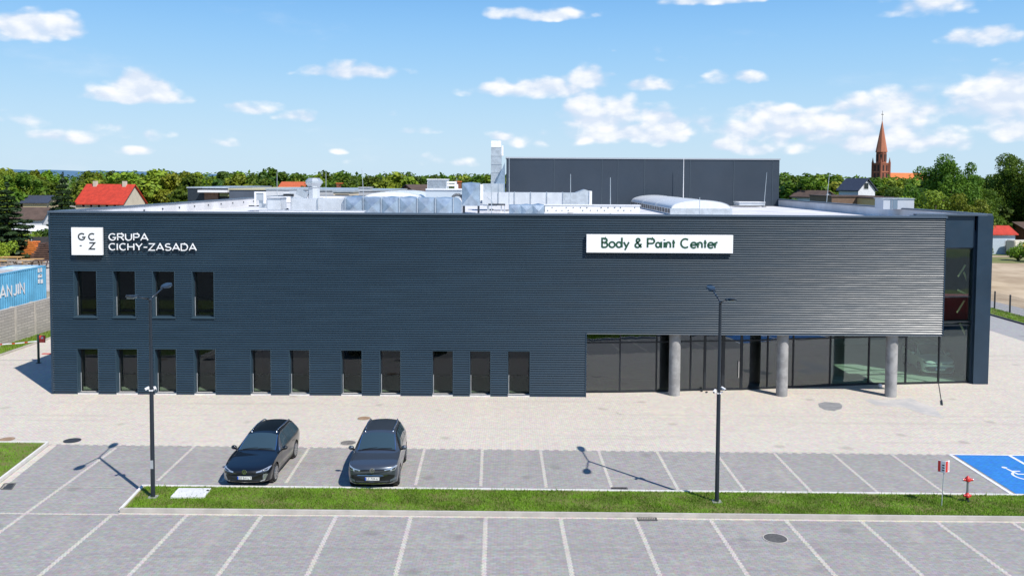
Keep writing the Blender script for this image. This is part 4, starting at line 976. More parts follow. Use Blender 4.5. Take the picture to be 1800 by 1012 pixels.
b = MB(); L1 = 36; b.box(hw, hw+L1, -6.5, 6.5, 0, cz(318)); b.build('nave_wall', rendr, ch)
b = MB(); zr, ze = cz(304), cz(319); b.add([(hw,-7.2,ze),(hw+L1,-7.2,ze),(hw+L1,0,zr),(hw,0,zr),(hw,7.2,ze),(hw+L1,7.2,ze)], [(0,1,2,3),(3,2,5,4),(0,3,4),(1,5,2)]); b.build('nave_roof', tile_or, ch)
# ------------------------------------------------------------ big slate hall on the roof line
Dh = 88.0; x0, x1 = P(890,300,Dh).x, P(1370,300,Dh).x; zt = PZ(1130,280,Dh)
hall = empty('slate_hall', ((x0+x1)/2, Dh, 0), 0, 'tall windowless slate grey hall rising behind the roof', 'building'); a = (x1-x0)/2
MB().box(-a, a, 0, 3.6, ZR-.4, zt).build('wall', hallm, hall)
b = MB(); b.box(-a-.08, a+.08, -.08, 3.7, zt, zt+.14); b.build('roof_edge', mat('pale_flashing', (.35,.38,.42), .5), hall)
for px in (974, 1058, 1086, 1133, 1213, 1290, 1358):
    x = P(px, 300, Dh).x-hall.location.x; MB().box(x-.03, x+.03, -.03, -.002, ZR-.3, zt-.002).build('panel_joint', mat('joint_cover', (.055,.075,.095), .4), hall)
# ------------------------------------------------------------ roof plant
def rbox(mb, xa, xb, ya, yb, D, dep, zc=None):
    mb.box(P(xa,350,D).x, P(xb,350,D).x, D, D+dep, PZ((xa+xb)/2, yb, D) if yb else ZR, PZ((xa+xb)/2, ya, D)); return mb
def thing(name, label, cat, group=None): return empty(name, (0,0,0), 0, label, cat, group)
def split_loose(o):
    bm = bmesh.new(); bm.from_mesh(o.data); seen = set(); groups = []
    for v in bm.verts:
        if v in seen: continue
        st = [v]; seen.add(v); g = [v]
        while st:
            q = st.pop()
            for e in q.link_edges:
                w_ = e.other_vert(q)
                if w_ not in seen: seen.add(w_); st.append(w_); g.append(w_)
        groups.append(g)
    base = o.name.split('.')[0]
    for g in groups:
        gi = {v: i for i, v in enumerate(g)}; fs = {f for v in g for f in v.link_faces}
        m = MB(); m.add([v.co for v in g], [tuple(gi[v] for v in f.verts) for f in fs]); m.build(base, list(o.data.materials), o.parent)
    bm.free(); bpy.data.objects.remove(o)
def reloc(root, o=None):
    for k in [c for c in COL.objects if c.parent == root and c.name.split('.')[0] in ('support', 'leg', 'flange', 'foot')]: split_loose(k)   # move root to the middle of its parts' base
    ks = [c for c in COL.objects if c.parent == root]; vs = [v.co for c in ks for v in c.data.vertices]
    c = Vector(((min(v.x for v in vs)+max(v.x for v in vs))/2, (min(v.y for v in vs)+max(v.y for v in vs))/2, min(v.z for v in vs)))
    root.location = c
    for k in ks:
        if not k.get('_rl'): k.data.transform(Matrix.Translation(-c)); k['_rl'] = 1
        for g in COL.objects:
            if g.parent == k and not g.get('_rl'): g.data.transform(Matrix.Translation(-c)); g['_rl'] = 1
def xduct(xa, xb, ytop, D, dep, h, m, nseg, crease=True):
    """duct with cross-broken panels facing the camera"""
    X0, X1 = P(xa,350,D).x, P(xb,350,D).x; z1 = PZ((xa+xb)/2, ytop, D); z0 = z1-h; b = MB(); w_ = (X1-X0)/nseg; q = random.Random(int(xa))
    for i in range(nseg):
        u0, u1 = X0+i*w_, X0+(i+1)*w_; c = ((u0+u1)/2, D-q.uniform(.22, .34) if crease else D, (z0+z1)/2)
        vs = [(u0,D,z0),(u1,D,z0),(u1,D,z1),(u0,D,z1),c,(u0,D+dep,z0),(u1,D+dep,z0),(u1,D+dep,z1),(u0,D+dep,z1),((u0+u1)/2,D+dep/2,z1+q.uniform(.02,.10)*crease)]
        b.add(vs, [(0,1,4),(1,2,4),(2,3,4),(3,0,4),(3,2,9),(2,7,9),(7,8,9),(8,3,9),(5,8,7,6),(0,5,6,1)]+([(0,3,8,5)] if i == 0 else [])+([(1,6,7,2)] if i == nseg-1 else []))
    return b, (X0, X1, z0, z1)
def flanges(b, X0, X1, D, dep, z0, z1, n, t=.04):
    for i in range(n+1):
        x = X0+(X1-X0)*i/n; b.box(x-.025, x+.025, D-t, D+.0-.002, z0-t, z1+t); b.box(x-.025, x+.025, D, D+dep+t, z1+.002, z1+t)
t = thing('wrapped_duct', 'long foil wrapped duct with cross creases near the front edge', 'duct')
b, (X0, X1, z0, z1) = xduct(607, 797, 347.5, 57, 1.5, 1.15, foil, 6); b.build('duct_body', foil, t)
b = MB()
for k in range(5):
    a0, a1 = R_(90*k/5), R_(90*(k+1)/5); q = .5
    b.add([(X1+q*math.sin(a0),57.0,z1-.5+.5*math.cos(a0)),(X1+q*math.sin(a1),57.0,z1-.5+.5*math.cos(a1)),(X1+q*math.sin(a1),58.5,z1-.5+.5*math.cos(a1)),(X1+q*math.sin(a0),58.5,z1-.5+.5*math.cos(a0)),(X1,57.0,z1-.5)], [(0,1,2,3),(4,1,0)])
b.box(X1, X1+.5, 57.0, 58.5, z0-.1, z1-.5); b.build('duct_elbow', foil, t)
b = MB(); flanges(b, X0, X1, 56.93, 1.6, z0, z1, 6); b.build('flange', galv, t)
b = MB()
for i in range(5): x = X0+(X1-X0)*(i+.5)/5; b.box(x-.04, x+.04, 57.1, 57.2, ZR, z0); b.box(x-.04, x+.04, 58.2, 58.3, ZR, z0)
b.build('support', galv, t); reloc(t)
t = thing('clad_duct', 'plain white clad rectangular duct left of the foil wrapped duct', 'duct')
b, (X0, X1, z0, z1) = xduct(512, 606, 349.5, 57.2, 1.5, 1.0, duct_w, 4, False); b.build('duct_body', duct_w, t)
b = MB(); flanges(b, X0, X1, 57.15, 1.5, z0, z1, 2); b.build('flange', galv, t); b = MB()
for x in (X0+.3, X1-.3): b.box(x-.04, x+.04, 57.4, 57.5, ZR, z0)
b.build('support', galv, t); reloc(t)
t = thing('air_box', 'pale box unit with ribbed lid between tall frame and white duct', 'ventilation unit')
rbox(MB(), 469, 493, 347.5, 369, 58, 1.6).build('casing', duct_w, t, bevel=.03); rbox(MB(), 467.5, 494.5, 346.5, 347.7, 57.9, 1.8).build('lid', white, t); reloc(t)
t = thing('frame_door_unit', 'upright white framed roof hatch with grey panel', 'roof hatch')
b = MB(); D = 66; rbox(b, 447, 450, 337, 362, D, .15); rbox(b, 463, 467, 337, 358, D, .15); rbox(b, 450, 463, 337, 339.5, D, .15); b.build('frame', white, t)
rbox(MB(), 450, 463, 339.5, 352, D+.05, .05).build('panel', mat('grey_panel', (.36,.40,.44), .5), t); rbox(MB(), 455, 468, 352, 366, D+.2, .8).build('base_box', galv, t); reloc(t)
t = thing('low_vent', 'low dark roof vent on the white membrane left of the duct', 'roof vent'); rbox(MB(), 437, 458, 361.2, 363, 67, .9).build('louvre', frame_m, t); rbox(MB(), 439, 456, 360.2, 361.2, 67.1, .7).build('cap', white, t); reloc(t)
# mushroom exhaust
D = 64; p = P(552, 349, D); t = thing('mushroom_exhaust', 'faceted silver mushroom exhaust behind the white duct', 'exhaust'); zb_ = PZ(552,349,D)
b = MB(); b.lathe((p.x, D, 0), [(.42, ZR), (.42, PZ(552,331,D)), (.50, PZ(552,329,D))], 8); b.build('shaft', duct_w, t)
b = MB(); b.lathe((p.x, D, 0), [(.42, PZ(552,329,D)), (.62, PZ(552,322,D)), (.62, PZ(552,318,D)), (.40, PZ(552,313,D))], 8); b.build('hood', galv, t)
b = MB(); b.bar((p.x+.1, D, PZ(552,329,D)), (p.x+.62, D, PZ(552,320,D)), .3, .1); b.bar((p.x-.45, D-.1, PZ(552,345,D)), (p.x-1.2, D-.1, PZ(552,336,D)), .3, .45); b.build('side_cowl', galv, t); reloc(t)
t = thing('cowl_duct', 'sloping silver intake cowl left of the mushroom exhaust', 'duct'); D = 66
b = MB(); xa, xb, xc_ = P(508,350,D).x, P(528,350,D).x, P(540,350,D).x; z1, z0 = PZ(520,336,D), ZR
b.add([(xa,D,z1),(xb,D,z1),(xc_,D,z0),(xa+.4,D,z0),(xa,D+1,z1),(xb,D+1,z1),(xc_,D+1,z0),(xa+.4,D+1,z0)], [(3,2,1,0),(4,5,6,7),(0,1,5,4),(1,2,6,5),(0,4,7,3)]); b.build('cowl_body', duct_w, t)
rbox(MB(), 498, 516, 341, 345, D-.1, .1).build('louvre', frame_m, t); reloc(t)
# barrel skylights
acry = mat('opal_acrylic', (.70,.72,.74), .3, var=.06)
def vault(xa, xb, ypk, ybase, D0, D1, label):
    t = thing('barrel_skylight', label, 'skylight'); X0, X1 = P(xa,350,D0).x, P(xb,350,D0).x; z0 = PZ((xa+xb)/2, ybase, D0); z1 = PZ((xa+xb)/2, ypk, D0); xm = (X0+X1)/2; rx = (X1-X0)/2; n = 16; rz_ = z1-z0
    m = 9; b = MB(); vs = []
    for j in range(m+1):
        for i in range(n+1): a_ = math.pi*i/n; vs.append((xm-rx*math.cos(a_), D0+(D1-D0)*j/m, z0+rz_*math.sin(a_)**.9))
    w_ = n+1; b.add(vs, [(j*w_+i, j*w_+i+1, (j+1)*w_+i+1, (j+1)*w_+i) for j in range(m) for i in range(n)]); o = b.build('dome', acry, t, smooth=True)
    MB().poly([(xm-rx*math.cos(math.pi*i/n), D0-.01, z0+rz_*math.sin(math.pi*i/n)**.9) for i in range(n+1)][::-1]).build('gable_pane', acry, t)
    for j in (0, 3, 6, 9):
        b = MB()
        y = D0+(D1-D0)*j/m; pts = [(xm-(rx+.03)*math.cos(math.pi*i/n), y, z0+(rz_+.03)*math.sin(math.pi*i/n)**.9) for i in range(n+1)]
        for i in range(n): b.bar(pts[i], pts[i+1], .05, .02)
        b.build('rib', duct_w, t)
    b = MB(); b.box(X0-.12, X1+.12, D0-.12, D1+.12, ZR, z0-.002); b.build('curb', galv, t)
    b = MB(); 
    for j in range(m*2): y = D0+(D1-D0)*(j+.2)/(m*2); b.box(X0-.15, X0-.122, y, y+(D1-D0)/(m*2)*.6, ZR+.12, z0-.05)
    b.build('side_louvre', frame_m, t); reloc(t)
vault(1181, 1284, 352.5, 366.5, 64.5, 86, 'large white barrel skylight in front of the slate hall')
vault(640, 742, 337.5, 349.5, 74, 85, 'smaller white barrel skylight behind the foil wrapped duct')
# cooling unit and pipes
t = thing('cooling_unit', 'white louvred cooling unit on a grey plinth', 'cooling unit'); D = 74
rbox(MB(), 751, 786, 316, 332, D, 2.0).build('casing', duct_w, t); b = MB()
for i in range(9): y = 318+i*1.45; rbox(b, 752.5, 784.5, y, y+.55, D-.05, .045)
b.build('louvre', galv, t); rbox(MB(), 750, 787, 314.6, 316, D-.1, 2.2).build('lid', white, t)
rbox(MB(), 748, 812, 334, 349, D-.3, 2.6).build('plinth', mat('grey_plinth', (.44,.50,.55), .6), t); rbox(MB(), 748, 812, 332, 334, D-.4, 2.8).build('plinth_top', white, t)
b = MB(); r_ = .09
for z_, x_ in ((321, 800), (326, 803)): b.tube((P(786,z_,D).x, D+.4, PZ(786,z_,D)), (P(x_,z_,D).x, D+.4, PZ(x_,z_,D)), r_); b.tube((P(x_,z_,D).x, D+.4, PZ(x_,z_,D)+r_), (P(x_,z_,D).x, D+.4, PZ(x_,333,D)), r_)
b.build('pipe', white, t); reloc(t)
# foil cube unit
t = thing('foil_unit', 'upright foil wrapped unit left of the long pale duct', 'ventilation unit'); D = 64
b = MB(); q = random.Random(4); X0, X1, z0, z1 = P(812,350,D).x, P(843,350,D).x, PZ(828,362,D), PZ(828,322,D)
b, _ = xduct(812, 843, 322, D, 1.6, z1-z0, foil, 1); b.build('wrapping', foil, t); b = MB()
for x in (X0+.1, X1-.1): b.box(x-.05, x+.05, D+.05, D+.15, ZR, z0); b.box(x-.05, x+.05, D+1.4, D+1.5, ZR, z0)
b.build('foot', black_m, t); rbox(MB(), 844, 849, 324, 352, D+.4, .8).build('side_cover', white, t)
b = MB()
for i in range(6): a0, a1 = R_(30*i), R_(30*(i+1)); cx, cz_ = X0-.35, z0+.3; b.tube((cx+.42*math.cos(a0), D+.3, cz_+.42*math.sin(a0)+.1), (cx+.42*math.cos(a1), D+.3, cz_+.42*math.sin(a1)+.1), .11)
b.build('flexible_hose', mat('grey_hose', (.12,.13,.14), .6), t); reloc(t)
# long pale duct
t = thing('long_duct', 'long pale grey duct run in front of the slate hall', 'duct'); D = 70
b, (X0, X1, z0, z1) = xduct(848, 990, 338.5, D, 1.8, 1.0, duct_w, 1, False); b.build('duct_body', duct_w, t)
b = MB(); flanges(b, X0, X1, D-.05, 1.9, z0, z1, 5); b.build('flange', galv, t)
b = MB(); xa, xb, xc_, xd = X1+.03, P(1012,350,D).x, P(1028,350,D).x, P(1039,350,D).x; zp = PZ(1025,333,D)
b.add([(xa,D,z0),(xa,D,z1),(xb,D,z1),(xc_,D,zp),(xd,D,z1+.1),(xd,D,z0)]+[(v[0],v[1]+1.8,v[2]) for v in [(xa,D,z0),(xa,D,z1),(xb,D,z1),(xc_,D,zp),(xd,D,z1+.1),(xd,D,z0)]], [(0,1,2,3,4,5)[::-1],(6,7,8,9,10,11),(1,7,8,2),(2,8,9,3),(3,9,10,4),(4,10,11,5)]); b.build('transition_piece', galv, t)
rbox(MB(), 1036, 1040.5, 336, 360, D-.1, 2.0).build('end_flange', white, t); rbox(MB(), 848, 885, 323, 338.3, D+1, 1.6).build('upper_duct', galv, t)
b = MB()
for i in range(6): x = X0+(X1-X0)*(i+.4)/6; b.box(x-.05, x+.05, D+.2, D+.3, ZR, z0)
b.build('support', galv, t); reloc(t)
# silver tower
t = thing('duct_tower', 'tall silver square exhaust tower left of the slate hall', 'exhaust'); D = 84
X0, X1 = P(863,300,D).x, P(881.5,300,D).x; b = MB(); n = 7; zb_, zt_ = ZR, PZ(872,259,D)
for i in range(n): b.box(X0, X1, D, D+1.1, zb_+(zt_-zb_)*i/n, zb_+(zt_-zb_)*(i+1)/n-.03)
b.build('shaft', galv, t); b = MB()
for i in range(1, n): z = zb_+(zt_-zb_)*i/n; b.box(X0-.04, X1+.04, D-.04, D+1.14, z-.028, z-.002)
b.build('joint_flange', duct_w, t); MB().box(X0+.0, X1-.05, D, D+1.1, zt_, PZ(872,247.5,D)).build('cap', white, t)
b = MB(); b.box(X1, X1+.18, D+.1, D+1, PZ(872,274,D), PZ(872,256,D)); b.build('side_box', white, t); reloc(t)
t = thing('slanting_duct', 'slanting silver duct leaning between tower and slate hall', 'duct'); D = 83
b = MB(); A_ = [(P(882,335,D).x, PZ(882,337,D)), (P(866,335,D).x, PZ(866,335,D)), (P(889,300,D).x, PZ(889,283,D)), (P(893,300,D).x, PZ(893,300,D)), (P(893,300,D).x, PZ(893,340,D))]
A_ = [(P(868,1,D).x, PZ(868,334,D)), (P(876,1,D).x, PZ(876,316,D)), (P(889,1,D).x, PZ(889,286,D)), (P(889.5,1,D).x, PZ(889,338,D)), (P(876,1,D).x, PZ(876,346,D))]
n = len(A_); b.add([(x, D, z) for x, z in A_]+[(x, D+.9, z) for x, z in A_], [tuple(range(n)), tuple(range(n, 2*n))[::-1]]+[(i, n+i, n+(i+1) % n, (i+1) % n) for i in range(n)]); b.build('duct_body', foil, t, fix=True); reloc(t)
# grating, low foil duct and white channel near the front edge
t = thing('grate_platform', 'dark steel grating platform beneath the long pale duct', 'platform'); D = 66
b = MB(); X0, X1 = P(860,1,D).x, P(890,1,D).x; z = PZ(875,358.5,D)
for i in range(14): x = X0+(X1-X0)*i/14; b.box(x, x+.04, D, D+1, z-.05, z)
b.box(X0, X1, D-.04, D-.002, z-.1, z+.01); b.build('grating', black_m, t); b = MB()
for x in (X0+.05, X1-.05): b.box(x-.03, x+.03, D+.02, D+.08, ZR, z-.1)
b.bar((X0-.1, D+.5, z+.5), (X0+.6, D+.5, z-.2), .5, .04); b.build('leg', galv, t); reloc(t)
t = thing('short_wrapped_duct', 'short low foil wrapped duct beside the white cable channel', 'duct'); D = 54
b, _ = xduct(895, 957, 360.5, D, 1.3, .75, foil, 3); b.build('duct_body', foil, t); b = MB(); b.box(P(897,1,D).x, P(955,1,D).x, D+.3, D+.9, ZR, _[2]); b.build('support', galv, t); reloc(t)
t = thing('cable_channel', 'long white equipment channel with dark fixings near front edge', 'channel'); D = 54.5
rbox(MB(), 958, 1125, 361.5, 374, D, 1.0).build('casing', white, t); q = random.Random(8)
for i in range(26):
    px = 964+i*6.1+q.uniform(-1.5, 1.5); py = 365 if i % 2 else 370
    if i % 5 == 3: continue
    rbox(MB(), px-.6-q.random()*.5, px+.6+q.random(), py-.6, py+.5, D-.03, .028).build('fixing', black_m, t)
rbox(MB(), 956, 1127, 360.2, 361.4, D-.05, 1.1).build('lid', white, t); reloc(t)
t = thing('low_ledge', 'low white service ledge in front of the white and foil ducts', 'ledge'); D = 55; rbox(MB(), 455, 640, 370.3, None, D, .5).build('casing', white, t); rbox(MB(), 453, 642, 369.7, 370.25, D-.03, .6).build('lid', duct_w, t); reloc(t)
t = thing('condenser', 'grey boxed roof condenser near the right roof edge', 'condenser'); D = 60
rbox(MB(), 1553, 1607, 350, 368, D, 1.4).build('casing', mat('condenser_grey', (.50,.53,.58), .5, .2), t)
for a_, c_ in ((1566,1568.5),(1570,1578)): rbox(MB(), a_, c_, 351, 367.5, D-.03, .028).build('louvre', mat('louvre_grey', (.16,.22,.28), .5), t)
rbox(MB(), 1551.5, 1608.5, 348.7, 350, D-.06, 1.5).build('lid', galv, t); reloc(t)
for i, (xa, xb, ya, yb_, D, lab) in enumerate([(1300,1345,356,361,84,'long low white roof curb at the foot of the slate hall'), (1120,1160,358,364,86,'white curb box left of the large skylight'), (690,720,347,352,90,'white roof box behind the small skylight'), (500,540,340,346,88,'white curb at the far left of the roof'),(630,650,330,336,100,'small grey cowl on the pale workshop roof')]):
    t = thing('roof_curb', lab, 'roof curb'); rbox(MB(), xa, xb, ya, yb_, D, 2).build('body', duct_w, t); rbox(MB(), xa-1, xb+1, ya-.8, ya, D-.1, 2.2).build('cap', white, t); reloc(t)
rods = [(487,487,301,338,88,'left of the orange roof'),(573,573,302,334,86,'right of the mushroom exhaust'),(636,640,296,336,84,'behind the foil duct, left of the skylight'),(864,864,318,372,60,'at the foot of the silver tower'),(1003,1003,306,362,66,'in front of the long duct end'),(1073,1073,312,372,62,'left of the large skylight'),(1202,1201,277,346,87,'tallest one, against the slate hall'),(1348,1343,303,356,84,'at the right end of the slate hall'),(1458,1452,305,362,76,'right of the slate hall above the parapet'),(1230,1230,347,368,62,'in front of the large skylight'),(803,803,313,340,80,'between cooling unit and foil unit'),(895,895,278,370,70,'at the left edge of the slate hall')]
for i, (xt, xb, yt, yb_, D, lab) in enumerate(rods):
    t = thing('lightning_rod', 'slim metal lightning rod '+lab, 'lightning rod', 'lightning rods on the roof'); a_ = P(xt, yt, D); c_ = P(xb, yb_, D); c_.z = ZR
    r0 = .05 if i == 6 else .035; MB().tube(c_+Vector((0,0,.12)), a_, r0, r0*.5, 8).build('rod', white if i == 6 else galv, t); MB().tube(c_, c_+Vector((0,0,.12)), .22, n=16).build('foot', concrete, t); reloc(t)
# membrane bumps along the front and the sun-bleached fold near right corner
for i, px in enumerate((262, 520, 865, 1180, 1230)):
    p = P(px, 368, 72); t = empty('roof_drain', (p.x, 50+i*1.1+18, ZR), 0, 'small black roof drain cap '+['near the left corner','left of the white duct','below the silver tower','before the large skylight','right of the first skylight corner'][i], 'roof drain', 'drain caps on the roof')
    MB().lathe((0,0,0), [(.16,0),(.16,.10),(.07,.16)], 12).build('cap', black_m, t); MB().tube((0,0,0),(0,0,.03),.24,n=16).build('ring', galv, t)
# ------------------------------------------------------------ cars
def pchip(xs, ys, x):
    xs = np.array(xs, float); ys = np.array(ys, float); h = np.diff(xs); dl = np.diff(ys)/h; m = np.zeros(len(xs)); m[0], m[-1] = dl[0], dl[-1]
    for i in range(1, len(xs)-1): m[i] = 0 if dl[i-1]*dl[i] <= 0 else 2*dl[i-1]*dl[i]/(dl[i-1]+dl[i])
    i = np.clip(np.searchsorted(xs, x)-1, 0, len(h)-1); t = (x-xs[i])/h[i]
    return (2*t**3-3*t**2+1)*ys[i]+(t**3-2*t**2+t)*h[i]*m[i]+(-2*t**3+3*t**2)*ys[i+1]+(t**3-t**2)*h[i]*m[i+1]
def carpaint(name, c, metal=.3):
    m = bpy.data.materials.new(name); m.use_nodes = True; b = m.node_tree.nodes['Principled BSDF']
    b.inputs['Base Color'].default_value = (*c, 1); b.inputs['Metallic'].default_value = metal; b.inputs['Roughness'].default_value = .3
    b.inputs['Coat Weight'].default_value = 1; b.inputs['Coat Roughness'].default_value = .03; return m
cglass = mat('car_glass', (.032,.058,.075), .03, spec=.9); cblack = mat('car_black_trim', (.012,.012,.013), .35); lamp_m = mat('headlamp_lens', (.55,.58,.62), .08, .6, spec=1, coat=1)
lampd = mat('headlamp_dark', (.05,.055,.06), .12, .3, coat=1); platem = mat('number_plate_white', (.75,.75,.74), .4); plateb = mat('number_plate_blue', (.02,.08,.45), .4); platet = mat('plate_characters', (.03,.03,.03), .5)
seatm = mat('car_interior', (.10,.09,.11), .8); tailm = mat('tail_lamp', (.35,.01,.012), .15, coat=1)
def make_car(T, name, label, paint, roofpaint=None):
    root = empty(name, (0,0,0), 0, label, 'car'); L = T['L']
    S = T['st']; ys = [s[0] for s in S]; NS = 84
    yy = np.unique(np.concatenate([np.linspace(0, L, NS), np.array(ys), [.02, .05, L-.05, L-.02]]))
    cols = [pchip(ys, [s[k] for s in S], yy) for k in range(1, 9)]
    zb, ws, wm, zm, wb, zbl, wt, zt = cols
    rows = []
    for i in range(len(yy)):
        pts = [(0, zb[i]), (ws[i]*.8, zb[i]), (ws[i], zb[i]+.05)]
        for t in np.linspace(0, 1, 6)[1:]:    # sill to widest
            pts.append((ws[i]+(wm[i]-ws[i])*math.sin(t*math.pi/2), zb[i]+.05+(zm[i]-zb[i]-.05)*t))
        for t in np.linspace(0, 1, 6)[1:]:    # widest to shoulder
            pts.append((wm[i]+(wb[i]-wm[i])*t**2, zm[i]+(zbl[i]-zm[i])*t))
        e = min(.06, (zt[i]-zbl[i])*.5)
        for t in np.linspace(0, 1, 9)[1:]:    # shoulder to roof edge
            pts.append((wb[i]+(wt[i]-wb[i])*t+.015*math.sin(t*math.pi)*(zt[i]-zbl[i] > .2), zbl[i]+(zt[i]-e-zbl[i])*t))
        for t in np.linspace(0, 1, 9)[1:]:
            a = t; pts.append((wt[i]*(1-a), zt[i]-e*(1-a)**2.2*1.0 if a < 1 else zt[i]))
        rows.append(pts)
    m = len(rows[0]); V = []; half = []
    for i, pts in enumerate(rows):
        ring = [(x, z) for x, z in pts]+[(-x, z) for x, z in pts[-2:0:-1]]
        V += [(x, yy[i], z) for x, z in ring]
    k = len(rows[0])*2-2; Fc = []
    for i in range(len(yy)-1):
        for j in range(k):
            Fc.append((i*k+j, i*k+(j+1) % k, (i+1)*k+(j+1) % k, (i+1)*k+j))
    # round the nose and tail in plan: sides fall back
    V2 = []
    for (x, y, z) in V:
        f = abs(x)/(T['W']/2); d = T.get('bow', .18)*f**2.5
        yn = y+d*max(0, 1-y/1.0) if y < 1.0 else y-d*.7*max(0, (y-(L-.8))/.8) if y > L-.8 else y
        V2.append((x, yn, z))
    Fc.append(tuple(range(k))); n0_ = (len(yy)-1)*k; Fc.append(tuple(range(n0_, n0_+k))[::-1])
    full = bmesh.new(); vs = [full.verts.new(v) for v in V2]
    for f in Fc:
        try: full.faces.new([vs[i] for i in f])
        except ValueError: pass
    bmesh.ops.recalc_face_normals(full, faces=full.faces)
    bvh = BVHTree.FromBMesh(full)
    # wheel arches
    R = T['R']; ra = R+.055
    for wy in T['wh']:
        kill = []
        for f in full.faces:
            c = f.calc_center_median()
            if abs(c.x) > .5 and math.hypot(c.y-wy, c.z-R) < ra and c.z < R+ra: kill.append(f)
        bmesh.ops.delete(full, geom=kill, context='FACES')
        for v in full.verts:
            if v.is_boundary and abs(v.co.x) > .5:
                d = Vector((v.co.y-wy, v.co.z-R)); 
                if d.length < ra+.15 and v.co.z > T['zs']: d = d.normalized()*ra; v.co.y, v.co.z = wy+d.x, R+d.y
    me = bpy.data.meshes.new('body'); full.to_mesh(me); full.free(); me.materials.append(paint); me.shade_smooth(); me.set_sharp_from_angle(angle=R_(38))
    body = bpy.data.objects.new('body', me); COL.objects.link(body); body.parent = root
    def patch(nm, poly, axis, m_, parent, off=.008, res=.05, mirror=False):
        """lay a panel on the body: poly in (x,z) seen from the front/back, (y,z) from the side or (x,y) from above"""
        bm = bmesh.new(); pv = [bm.verts.new((p[0], p[1], 0)) for p in poly]; bm.faces.new(pv); bmesh.ops.triangulate(bm, faces=bm.faces)
        for _ in range(5):
            es = [e for e in bm.edges if e.calc_length() > res]
            if not es: break
            bmesh.ops.subdivide_edges(bm, edges=es, cuts=1); bmesh.ops.triangulate(bm, faces=bm.faces)
        bm.verts.ensure_lookup_table(); out = []
        for v in bm.verts:
            a, c = v.co.x, v.co.y
            if axis == 'front': o_, d_ = Vector((a, -2, c)), Vector((0, 1, 0))
            elif axis == 'back': o_, d_ = Vector((a, L+2, c)), Vector((0, -1, 0))
            elif axis == 'right': o_, d_ = Vector((3, a, c)), Vector((-1, 0, 0))
            elif axis == 'left': o_, d_ = Vector((-3, a, c)), Vector((1, 0, 0))
            else: o_, d_ = Vector((a, c, 4)), Vector((0, 0, -1))
            h_, n_, _i, _d = bvh.ray_cast(o_, d_)
            if h_ is None: h_ = o_+d_*(2.05 if axis == 'front' else 2.2); n_ = -d_
            if n_.dot(d_) > 0: n_ = -n_
            out.append(h_+n_*off)
        for v, c in zip(bm.verts, out): v.co = c
        bmesh.ops.recalc_face_normals(bm, faces=bm.faces)
        me = bpy.data.meshes.new(nm); bm.to_mesh(me)
        d0 = {'front': (0,-1,0), 'back': (0,1,0), 'right': (1,0,0), 'left': (-1,0,0), 'top': (0,0,1)}[axis]
        if me.polygons and sum((Vector(p.normal).dot(Vector(d0)) for p in me.polygons)) < 0: me.flip_normals()
        bm.free(); me.materials.append(m_); me.shade_smooth(); o = bpy.data.objects.new(nm, me); COL.objects.link(o); o.parent = parent; return o
    W2 = T['W']/2
    ws_ = patch('windscreen', T['wsc'], 'top', cglass, root); patch('windscreen_band', T['wband'], 'top', cblack, ws_, .006)
    for s, ax in ((1, 'right'), (-1, 'left')):
        fr = patch('side_window_frame', T['sidef'], ax, T.get('trimm', cblack), root, .005)
        for p in T['side']: patch('side_window', p, ax, cglass, root, .011)
        for p in T['front_lamp']: patch('headlight', [(s*x, z) for x, z in p], 'front', lamp_m, root, .010, .03)
        for p in T['lamp_core']: patch('lamp_core', [(s*x, z) for x, z in p], 'front', lampd, root, .016, .03)
        for p in T.get('vents', []): patch('air_intake_blade', [(s*x, z) for x, z in p], 'front', T['ventm'], root, .016, .04)
        patch('tail_light', [(s*x, z) for x, z in T['tail']], 'back', tailm, root, .01)
        patch('sill_trim', [(T['wh'][0]+R+.1, T['zs']), (T['wh'][1]-R-.1, T['zs']), (T['wh'][1]-R-.1, T['zs']+.09), (T['wh'][0]+R+.1, T['zs']+.09)], ax, cblack, root, .008, .3)
        # door shut lines and handles
        for yd in T['doors']: patch('door_seam', [(yd-.006, T['zs']+.12), (yd+.006, T['zs']+.12), (yd+.006, T['zd']), (yd-.006, T['zd'])], ax, cblack, root, .004, .12)
        for yd in T['handles']: patch('door_handle', [(yd, T['zd']-.10), (yd+.2, T['zd']-.10), (yd+.2, T['zd']-.07), (yd, T['zd']-.07)], ax, T['handm'], root, .03, .1)
        # mirror
        mx, my, mz = T['mir']; q = MB(); q.sphere((s*(mx+.13), my, mz), .11, .75, 14, 8); q.v = [(x, my+(y-my)*.75, z) for x, y, z in q.v]; mo = q.build('wing_mirror', paint, root, smooth=True)
        MB().bar((s*(mx-.10), my+.02, mz-.09), (s*(mx+.08), my, mz-.06), .06, .05).build('mirror_arm', cblack, mo)
        # roof rail
        q = MB(); pr = None
        for t in np.linspace(0, 1, 12):
            y = T['rail'][0]+(T['rail'][1]-T['rail'][0])*t; x = T['rx']-(.04*abs(t-.5)*2)
            h_, n_, _i, _d = bvh.ray_cast(Vector((s*x, y, 4)), Vector((0,0,-1))); z = (h_.z if h_ else 1.4)+(.05 if 0 < t < 1 else .01)
            if pr: q.tube(pr, (s*x, y, z), .025, n=8)
            pr = (s*x, y, z)
        q.build('roof_rail', T['railm'], root, smooth=True)
    for s in (-1, 1):
        (xa_, ya_), (xb_, yb2), (xc2, yc2) = T['wsc'][1], T['wsc'][2], T['wsc'][3]
        patch('pillar_highlight', [(s*xa_, ya_), (s*(xa_+.035), ya_), (s*(xb_+.035), yb2), (s*(xc2+.03), yc2), (s*xc2, yc2), (s*xb_, yb2)], 'top', T['pilm'], root, .012, .08)  # chrome strips added to draw the bright highlights along the windscreen pillars
    patch('rear_window', T['rwin'], 'back', cglass, root)
